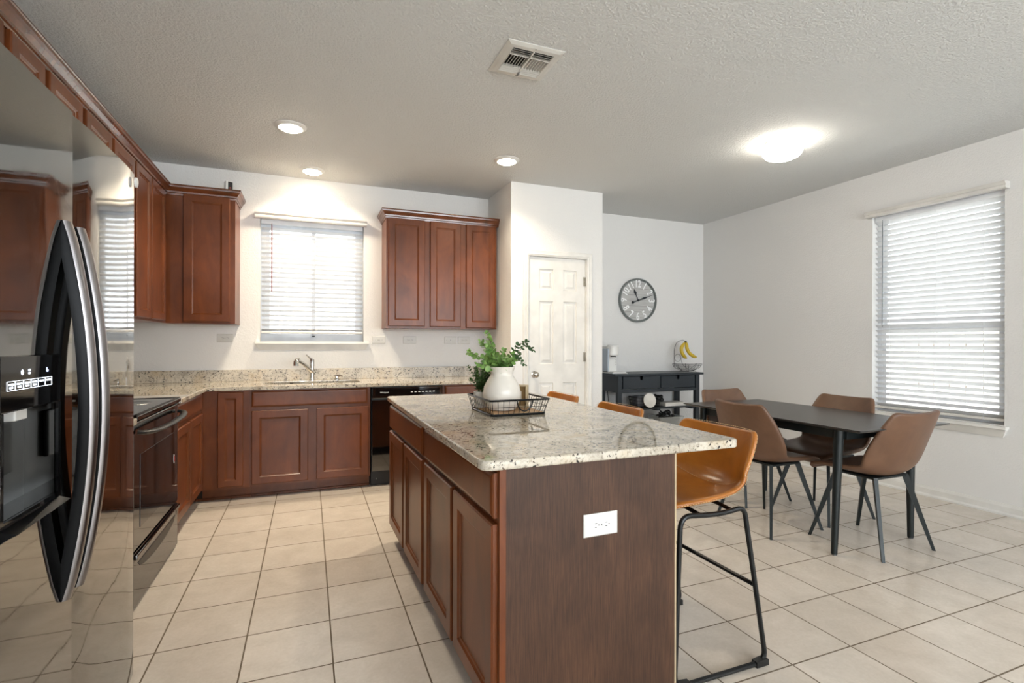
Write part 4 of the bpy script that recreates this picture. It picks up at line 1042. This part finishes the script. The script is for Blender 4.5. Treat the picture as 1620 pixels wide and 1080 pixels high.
for p_, r_ in (((0, 0, 0.05), 0.045), ((0.05, 0.0, 0.085), 0.035), ((0.085, -0.01, 0.06), 0.03), ((0.02, 0.02, 0.1), 0.03), ((0.09, 0, 0.1), 0.022)):
    bmesh.ops.create_icosphere(bm, subdivisions=2, radius=r_, matrix=Matrix.Translation(p_))
bmesh.ops.remove_doubles(bm, verts=bm.verts[:], dist=1e-5)
tag(mesh_obj('glove', bm, 'black_matte', smooth=True), 'crumpled black bundle beside the wire basket on the console shelf', 'bundle').location = (3.72, 4.86, ZS)
t = thing('tray', 'flat white tray lying on the console shelf right of the basket', 'tray', (3.90, 4.80, ZS))
mesh_obj('base', box(newbm(), -0.145, 0.145, -0.09, 0.09, 0, 0.03, 0.006), 'plate', t)
mesh_obj('lid', box(newbm(), -0.14, 0.14, -0.085, 0.085, 0.0302, 0.042, 0.004), 'plate', t)
t = thing('storage_bin', 'clear plastic bin of dark cables on the bottom console shelf', 'bin', (3.83, 4.80, ZS2))
bm = newbm(); lo = rrect(-0.15, 0.15, -0.10, 0.10, 0.03, 4); hi = rrect(-0.175, 0.175, -0.12, 0.12, 0.035, 4)
A = [bm.verts.new((p[0], p[1], 0.0)) for p in lo]; B = [bm.verts.new((p[0], p[1], 0.19)) for p in hi]
for k in range(len(A)): bm.faces.new((A[k], A[(k+1) % len(A)], B[(k+1) % len(A)], B[k]))
bm.faces.new(A[::-1]); mesh_obj('tub', bm, 'clear_plastic', t, smooth=True)
mesh_obj('rim', tube(newbm(), [(p[0], p[1], 0.19) for p in hi], 0.005, 6, closed=True), 'clear_plastic', t, smooth=True)
random.seed(3); bm = newbm()
for k in range(7):
    r_ = 0.05+0.05*random.random(); zc = 0.12+0.02*k
    tube(bm, [(0.02*math.sin(k)+r_*1.3*math.cos(a), r_*0.8*math.sin(a), zc+0.012*math.sin(3*a+k)) for a in [j*PI/10 for j in range(20)]], 0.007, 6, closed=True)
tag(mesh_obj('cable_coil', bm, 'black_matte', smooth=True), 'coiled black cables piled in the clear bin', 'cable').location = (3.83, 4.80, ZS2)
t = thing('bottle', 'small white capped bottle on the bottom console shelf beside the clear bin', 'bottle', (3.60, 4.76, ZS2))
mesh_obj('body', lathe(newbm(), [(0, 0), (0.035, 0), (0.035, 0.12), (0.018, 0.145), (0, 0.145)], 20), 'plate', t, smooth=True)
mesh_obj('cap', lathe(newbm(), [(0, 0.1455), (0.02, 0.1455), (0.02, 0.175), (0, 0.175)], 16), 'plate_old', t, smooth=True)

# ------------------------------------------------------------------ clock
t = thing('wall_clock', 'round grey-rimmed plank wall clock above the console', 'clock', (3.640, YD-0.001, 1.738))
RC = 0.262
mesh_obj('rim', lathe(newbm(), [(RC-0.026, 0), (RC, 0), (RC, -0.034), (RC-0.004, -0.042), (RC-0.012, -0.042), (RC-0.017, -0.036), (RC-0.018, -0.020), (RC-0.026, -0.018)], 56, (0, 0, 0), 'y', ring=True), 'clock_rim', t, smooth=True)
mesh_obj('dial', lathe(newbm(), [(0, 0), (RC-0.019, 0), (RC-0.019, -0.018), (0, -0.018)], 48, (0, 0, 0), 'y'), 'clock_face', t)
for h in range(1, 13):
    a = R(30*h); rad = 0.194
    rot = -a if h in (9, 10, 11, 12, 1, 2, 3) else PI-a
    o = text_mesh('numeral', str(h), 0.122, 'white_num', t, (rad*math.sin(a), -0.0195, rad*math.cos(a)), (R(90), 0, 0), 0.001, 0.72, 0.0026)
    o.rotation_euler = (Matrix.Rotation(-rot, 3, 'Y') @ Matrix.Rotation(R(90), 3, 'X')).to_euler()
def hand(name, deg, pts):
    bm = prism(newbm(), pts, 'y', -0.028, -0.0255)
    o = mesh_obj(name, bm, 'hand', t); o.rotation_euler = (0, R(deg), 0); return o
hand('hour_hand', -24, [(-0.005, 0), (0.005, 0), (0.004, 0.075), (0.017, 0.098), (0.004, 0.135), (0, 0.15), (-0.004, 0.135), (-0.017, 0.098), (-0.004, 0.075)])
o = hand('minute_hand', 71, [(-0.005, -0.07), (0.005, -0.07), (0.005, 0.03), (0.014, 0.085), (0.004, 0.15), (0, 0.232), (-0.004, 0.15), (-0.014, 0.085), (-0.005, 0.03)])
o.location.y = -0.003
mesh_obj('counterweight', lathe(newbm(), [(0, -0.0285), (0.017, -0.0285), (0.017, -0.0315), (0, -0.0315)], 16, (0, 0, -0.082), 'y'), 'hand', t).rotation_euler = (0, R(71), 0)
mesh_obj('hub', lathe(newbm(), [(0, -0.018), (0.012, -0.018), (0.012, -0.036), (0, -0.036)], 16, (0, 0, 0), 'y'), 'hand', t)

# ------------------------------------------------------------------ ceiling fittings
CLt = thing('ceiling_light', 'round recessed ceiling light nearest the camera on the left', 'light')
mesh_obj('trim_ring', lathe(newbm(), [(0.072, 0.0), (0.104, 0.0), (0.104, -0.004), (0.098, -0.010), (0.08, -0.018), (0.072, -0.016)], 40, ring=True), 'trim', CLt, smooth=True)
mesh_obj('lens', lathe(newbm(), [(0.0715, -0.002), (0.0715, -0.018), (0.06, -0.026), (0.035, -0.031), (0, -0.033)], 36), 'lamp', CLt, smooth=True)
lamp = bpy.data.lights.new('downlight', 'AREA'); lamp.shape = 'DISK'; lamp.size = 0.13; lamp.energy = 6.2; lamp.color = WARM[:3]; lamp.spread = R(135)
lamp_o = bpy.data.objects.new('downlight', lamp); COL.objects.link(lamp_o); lamp_o.parent = CLt; lamp_o.location = (0, 0, -0.036)
CLt.location = (-0.122, 3.872, CEIL)
dup(CLt, (0.023, 4.787, CEIL), label='round recessed ceiling light close to the kitchen window wall')
dup(CLt, (1.512, 3.917, CEIL), label='round recessed ceiling light in front of the pantry')
t = thing('ceiling_light', 'flush ceiling light with glowing glass dome above the dining area', 'light', (3.30, 2.80, CEIL))
mesh_obj('base', lathe(newbm(), [(0, 0), (0.126, 0), (0.128, -0.012), (0.122, -0.018), (0.118, -0.034), (0.114, -0.040), (0, -0.040)], 40), 'trim', t, smooth=True)
mesh_obj('glass_dome', lathe(newbm(), [(0.112, -0.0405), (0.132, -0.046), (0.14, -0.058), (0.136, -0.078), (0.115, -0.105), (0.08, -0.122), (0.04, -0.13), (0, -0.131)], 40), 'dome', t, smooth=True)
mesh_obj('finial', lathe(newbm(), [(0.006, -0.1305), (0.009, -0.138), (0, -0.144)], 12), 'nickel', t, smooth=True)
t = thing('ceiling_vent', 'white square air vent register in the ceiling', 'vent', (1.073, 2.505, CEIL))
hx, hy = 0.157, 0.158; ix, iy = 0.112, 0.112
bm = newbm()
def frame_ring(bm, loops):
    rings = [[bm.verts.new((sx*x, sy*y, z)) for sx, sy in ((-1, -1), (1, -1), (1, 1), (-1, 1))] for x, y, z in loops]
    for A, B in zip(rings, rings[1:]):
        for k in range(4): bm.faces.new((A[k], A[(k+1) % 4], B[(k+1) % 4], B[k]))
frame_ring(bm, [(hx, hy, -0.0005), (hx, hy, -0.004), (hx-0.02, hy-0.02, -0.012), (ix+0.004, iy+0.004, -0.014), (ix, iy, -0.012), (ix, iy, -0.001)])
mesh_obj('frame', bm, 'plate_old', t)
mesh_obj('dark_duct', box(newbm(), -ix, ix, -iy, iy, -0.0012, -0.0005), 'dark', t)
def vane(x0, x1, y0, y1, ax, tilt):
    bm = newbm(); s = 0.007
    if ax == 'y': hexa(bm, [(x0+tilt*s, y0, -0.016), (x0+0.0022+tilt*s, y0, -0.016), (x0+0.0022+tilt*s, y1, -0.016), (x0+tilt*s, y1, -0.016)], [(x0, y0, -0.002), (x0+0.0022, y0, -0.002), (x0+0.0022, y1, -0.002), (x0, y1, -0.002)])
    else: hexa(bm, [(x0, y0+tilt*s, -0.016), (x1, y0+tilt*s, -0.016), (x1, y0+0.0022+tilt*s, -0.016), (x0, y0+0.0022+tilt*s, -0.016)], [(x0, y0, -0.002), (x1, y0, -0.002), (x1, y0+0.0022, -0.002), (x0, y0+0.0022, -0.002)])
    mesh_obj('vane', bm, 'plate_old', t)
for k in range(7): vane(-ix+0.006+0.0155*k, 0, -0.055, 0.055, 'y', -1)
for k in range(7): vane(0.010+0.0155*k, 0, -0.055, 0.055, 'y', 1)
for y, tl in ((-0.090, -2.3), (-0.073, -2.3), (-0.056, -2.3), (0.064, 1.2), (0.082, 1.2), (0.1, 1.2)):
    vane(-ix, -0.004, y, 0, 'x', tl); vane(0.004, ix, y, 0, 'x', tl)
bm = newbm(); box(bm, -0.004, 0.004, -iy, iy, -0.0165, -0.0015); box(bm, -ix, ix, 0.055, 0.058, -0.016, -0.0015); box(bm, -ix, ix, -0.058, -0.055, -0.016, -0.0015)
mesh_obj('cross_bar', bm, 'plate_old', t)
mesh_obj('damper_lever', box(newbm(), -0.004, 0.004, 0.086, 0.118, -0.026, -0.015, 0.002), 'steel', t)
for y in (-0.135, 0.135): mesh_obj('screw', lathe(newbm(), [(0, -0.014), (0.004, -0.014), (0.004, -0.009), (0, -0.009)], 8, (0, y, 0)), 'steel', t)

# camera on top of the corner cabinet
t = thing('security_camera', 'small white and black camera on top of the corner wall cabinet', 'camera', (-0.625, 4.82, ZU1-0.0095))
bm = newbm(); box(bm, -0.028, 0.028, -0.02, 0.03, 0, 0.125, 0.006, 3); bmesh.ops.rotate(bm, verts=bm.verts[:], cent=(0, 0, 0), matrix=Matrix.Rotation(R(25), 3, 'Z')); mesh_obj('body', bm, 'plate', t, smooth=True)
bm = newbm(); box(bm, -0.012, 0.024, -0.024, -0.0205, 0.05, 0.118, 0.001); bmesh.ops.rotate(bm, verts=bm.verts[:], cent=(0, 0, 0), matrix=Matrix.Rotation(R(25), 3, 'Z')); fc = mesh_obj('face', bm, 'dark', t)
bm = newbm(); box(bm, -0.002, 0.010, -0.026, -0.0242, 0.062, 0.072, 0.001); bmesh.ops.rotate(bm, verts=bm.verts[:], cent=(0, 0, 0), matrix=Matrix.Rotation(R(25), 3, 'Z')); mesh_obj('indicator', bm, 'red', fc)

# ------------------------------------------------------------------ island centrepiece
ZI = CT1
t = thing('wire_tray', 'black wire tray with wooden base on the island', 'tray', (0.918, 2.368, ZI))
mesh_obj('base', box(newbm(), -0.128, 0.128, -0.148, 0.148, 0.006, 0.013, 0.001), 'tray_wood', t)
bm = newbm()
for (gx, gy, z, r_) in ((0.135, 0.155, 0.006, 0.006), (0.150, 0.180, 0.076, 0.005)):
    tube(bm, [(p[0], p[1], z) for p in rrect(-gx, gx, -gy, gy, 0.012, 3)], r_, 6, closed=True)
mesh_obj('rim', bm, 'black_metal', t, smooth=True)
bm = newbm()
tube(bm, [(p[0], p[1], 0.042) for p in rrect(-0.143, 0.143, -0.168, 0.168, 0.012, 3)], 0.0013, 5, closed=True)
for k in range(11):
    u = -1+2*k/10
    for s in (-1, 1): tube(bm, [(u*0.128, s*0.155, 0.008), (u*0.142, s*0.180, 0.075)], 0.0013, 4)
for k in range(13):
    u = -1+2*k/12
    for s in (-1, 1): tube(bm, [(s*0.135, u*0.148, 0.008), (s*0.150, u*0.172, 0.075)], 0.0013, 4)
mesh_obj('wires', bm, 'black_metal', t)
for s in (-1, 1):
    bm = newbm(); tube(bm, [(0.02+0.040*math.cos(a), s*(0.183-0.004*math.sin(-a)), 0.076+0.052*math.sin(a)) for a in [PI+k*PI/12 for k in range(13)]], 0.0032, 8)
    mesh_obj('handle', bm, 'black_metal', t, smooth=True)
ZT = ZI+0.0135
VX, VY = 0.886, 2.355
t = thing('vase', 'rounded cream ceramic vase holding eucalyptus in the wire tray', 'vase', (VX, VY, ZT))
mesh_obj('body', lathe(newbm(), [(0, 0), (0.06, 0), (0.070, 0.006), (0.088, 0.045), (0.094, 0.078), (0.088, 0.115), (0.072, 0.146), (0.058, 0.166), (0.055, 0.176), (0.058, 0.19), (0.067, 0.212), (0.063, 0.2125), (0.054, 0.19), (0.05, 0.175), (0.05, 0.12), (0, 0.11)], 44), 'ceramic', t, smooth=True)
def leaf(bm, c, d, up, r_, el=1.15):
    """cupped round leaf"""
    d = d.normalized(); s = d.cross(up)
    if s.length < 1e-3: s = d.orthogonal()
    s.normalize(); nr = s.cross(d).normalized(); mid = bm.verts.new(c+d*r_*0.95-nr*r_*0.12); ring = []
    for k in range(9):
        a = 2*PI*k/9; ring.append(bm.verts.new(c+d*(r_*el*(0.95-math.cos(a)))+s*math.sin(a)*r_+nr*r_*0.10*math.cos(2*a)))
    for k in range(9): bm.faces.new((mid, ring[k], ring[(k+1) % 9]))
def sprig(label, pts, mat, r_, step, seed, grp):
    random.seed(seed); P = refine(pts, 5); t = thing('eucalyptus_sprig', label, 'plant sprig', P[0], 0, grp); P = [p-P[0] for p in P]
    mesh_obj('stem', tube(newbm(), P, [0.0022-0.0012*k/len(P) for k in range(len(P))], 6), 'stem', t, smooth=True)
    bm = newbm(); L_ = 0; n = len(P)
    for i in range(2, n):
        seg = P[i]-P[i-1]; L_ += seg.length
        if L_ < step: continue
        L_ = 0; ax = seg.normalized(); base = ax.orthogonal().normalized(); a0 = random.random()*6.28
        for k in range(2 if random.random() < 0.5 else 3):
            a = a0+k*2.1+random.uniform(-0.4, 0.4); dr_ = (Matrix.Rotation(a, 3, ax) @ base)*0.9+ax*random.uniform(0.2, 0.7)
            up = (Vector((random.uniform(-0.5, 0.5), -0.5, 0.8))); leaf(bm, P[i], dr_, up, r_*(1-0.45*i/n)*random.uniform(0.8, 1.15))
    leaf(bm, P[-1], P[-1]-P[-2], Vector((0, -0.6, 0.6)), r_*0.5)
    mesh_obj('leaves', bm, mat, t, smooth=True, ang=60)
def sp(label, dx, dy, dz, mat='leaf', r_=0.0165, step=0.010, seed=1, mid=None):
    b = Vector((VX+dx*0.12, VY+dy*0.12, ZT+0.13)); e = Vector((VX+dx, VY+dy, ZT+0.21+dz)); m = b.lerp(e, 0.55)+Vector((0, 0, 0.035)) if mid is None else Vector((VX+mid[0], VY+mid[1], ZT+0.21+mid[2]))
    n_ = b.lerp(m, 0.4); n_.x = VX+max(-0.04, min(0.04, n_.x-VX)); n_.y = VY+max(-0.04, min(0.04, n_.y-VY)); n_.z = ZT+0.205
    sprig(label, [b, n_, m, e], mat, r_, step, seed, 'eucalyptus sprigs in the vase')
sp('tallest upright eucalyptus sprig on the left of the vase', -0.075, 0.01, 0.165, seed=11)
sp('eucalyptus sprig just left of the tallest one, leaning outward', -0.115, -0.01, 0.125, seed=12)
sp('eucalyptus sprig reaching farthest left over the vase edge', -0.165, 0.0, 0.075, seed=13, r_=0.0175)
sp('low eucalyptus sprig drooping on the left side of the vase', -0.135, -0.03, 0.02, seed=14, r_=0.0175)
sp('short bright eucalyptus sprig at the front of the vase mouth', -0.015, -0.075, 0.055, seed=15, r_=0.02)
sp('short eucalyptus sprig behind the front one in the vase middle', 0.012, 0.02, 0.08, seed=16)
sp('low eucalyptus sprig at the front left of the vase rim', -0.06, -0.055, 0.055, seed=17, r_=0.019)
sp('eucalyptus sprig rising over the right half of the vase mouth', 0.05, -0.01, 0.062, seed=18, r_=0.018)
sp('bright eucalyptus sprig filling the left front of the vase mouth', -0.09, -0.05, 0.085, seed=31, r_=0.018)
sp('upright eucalyptus sprig behind the left sprigs of the vase', -0.05, 0.045, 0.115, seed=32, r_=0.017)
sp('short eucalyptus sprig at the right front of the vase mouth', 0.035, -0.065, 0.035, seed=33, r_=0.0165)
sp('dark eucalyptus sprig arching up and right of the vase', 0.135, 0.0, 0.125, 'leaf_dark', 0.0125, 0.010, 19, (0.075, 0, 0.095))
sp('dark eucalyptus sprig reaching farthest right of the vase', 0.168, -0.01, 0.08, 'leaf_dark', 0.012, 0.010, 20, (0.12, 0, 0.105))
sp('low dark eucalyptus sprig drooping on the right of the vase', 0.115, -0.02, 0.012, 'leaf_dark', 0.012, 0.010, 21, (0.065, 0, 0.045))
sp('small dark eucalyptus sprig between middle and right of the vase', 0.098, 0.015, 0.06, 'leaf_dark', 0.0135, 0.010, 22)
# little fern pot
t = thing('potted_plant', 'small white pot with feathery green plant behind the vase', 'plant', (0.818, 2.482, ZT))
mesh_obj('pot', lathe(newbm(), [(0, 0), (0.03, 0), (0.037, 0.075), (0.0375, 0.08), (0.033, 0.08), (0.031, 0.065), (0, 0.065)], 24), 'pot', t, smooth=True)
random.seed(5); bm = newbm()
for k in range(46):
    a = random.random()*6.28; lean = random.uniform(0.1, 0.85); h = random.uniform(0.06, 0.15)
    e = Vector((math.cos(a)*lean*0.075, math.sin(a)*lean*0.075, 0.07+h)); b = Vector((math.cos(a)*0.012, math.sin(a)*0.012, 0.064)); m = b.lerp(e, 0.5)+Vector((0, 0, 0.02))
    P = refine([b, m, e], 4)
    tube(bm, P, 0.0009, 3)
    for i in range(2, len(P)):
        ax = (P[i]-P[i-1]).normalized(); o_ = ax.orthogonal().normalized()
        for q_ in range(4): leaf(bm, P[i], (Matrix.Rotation(q_*1.57+i, 3, ax) @ o_)+ax*0.7, Vector((0, -0.4, 0.9)), 0.0034, 2.2)
mesh_obj('foliage', bm, 'fern', t, smooth=True, ang=60)
# wooden box seen from the back
t = thing('wooden_box', 'small pale wooden box frame with paper tag right of the vase', 'box', (1.002, 2.415, ZT), R(-36))
bm = newbm(); w_, h_, dp = 0.047, 0.114, 0.042; th = 0.007
for a in ((-w_, w_, 0, th), (-w_, w_, h_-th, h_), (-w_, -w_+th, th, h_-th), (w_-th, w_, th, h_-th)): box(bm, a[0], a[1], -dp/2, dp/2, a[2], a[3])
mesh_obj('frame', bm, 'box_wood', t)
bk = mesh_obj('back_board', box(newbm(), -w_+th, w_-th, 0.0, 0.006, th, h_-th), 'box_inside', t)
mesh_obj('paper_tag', box(newbm(), -0.022, 0.014, -0.0012, -0.0002, 0.035, 0.08), 'paper', bk)
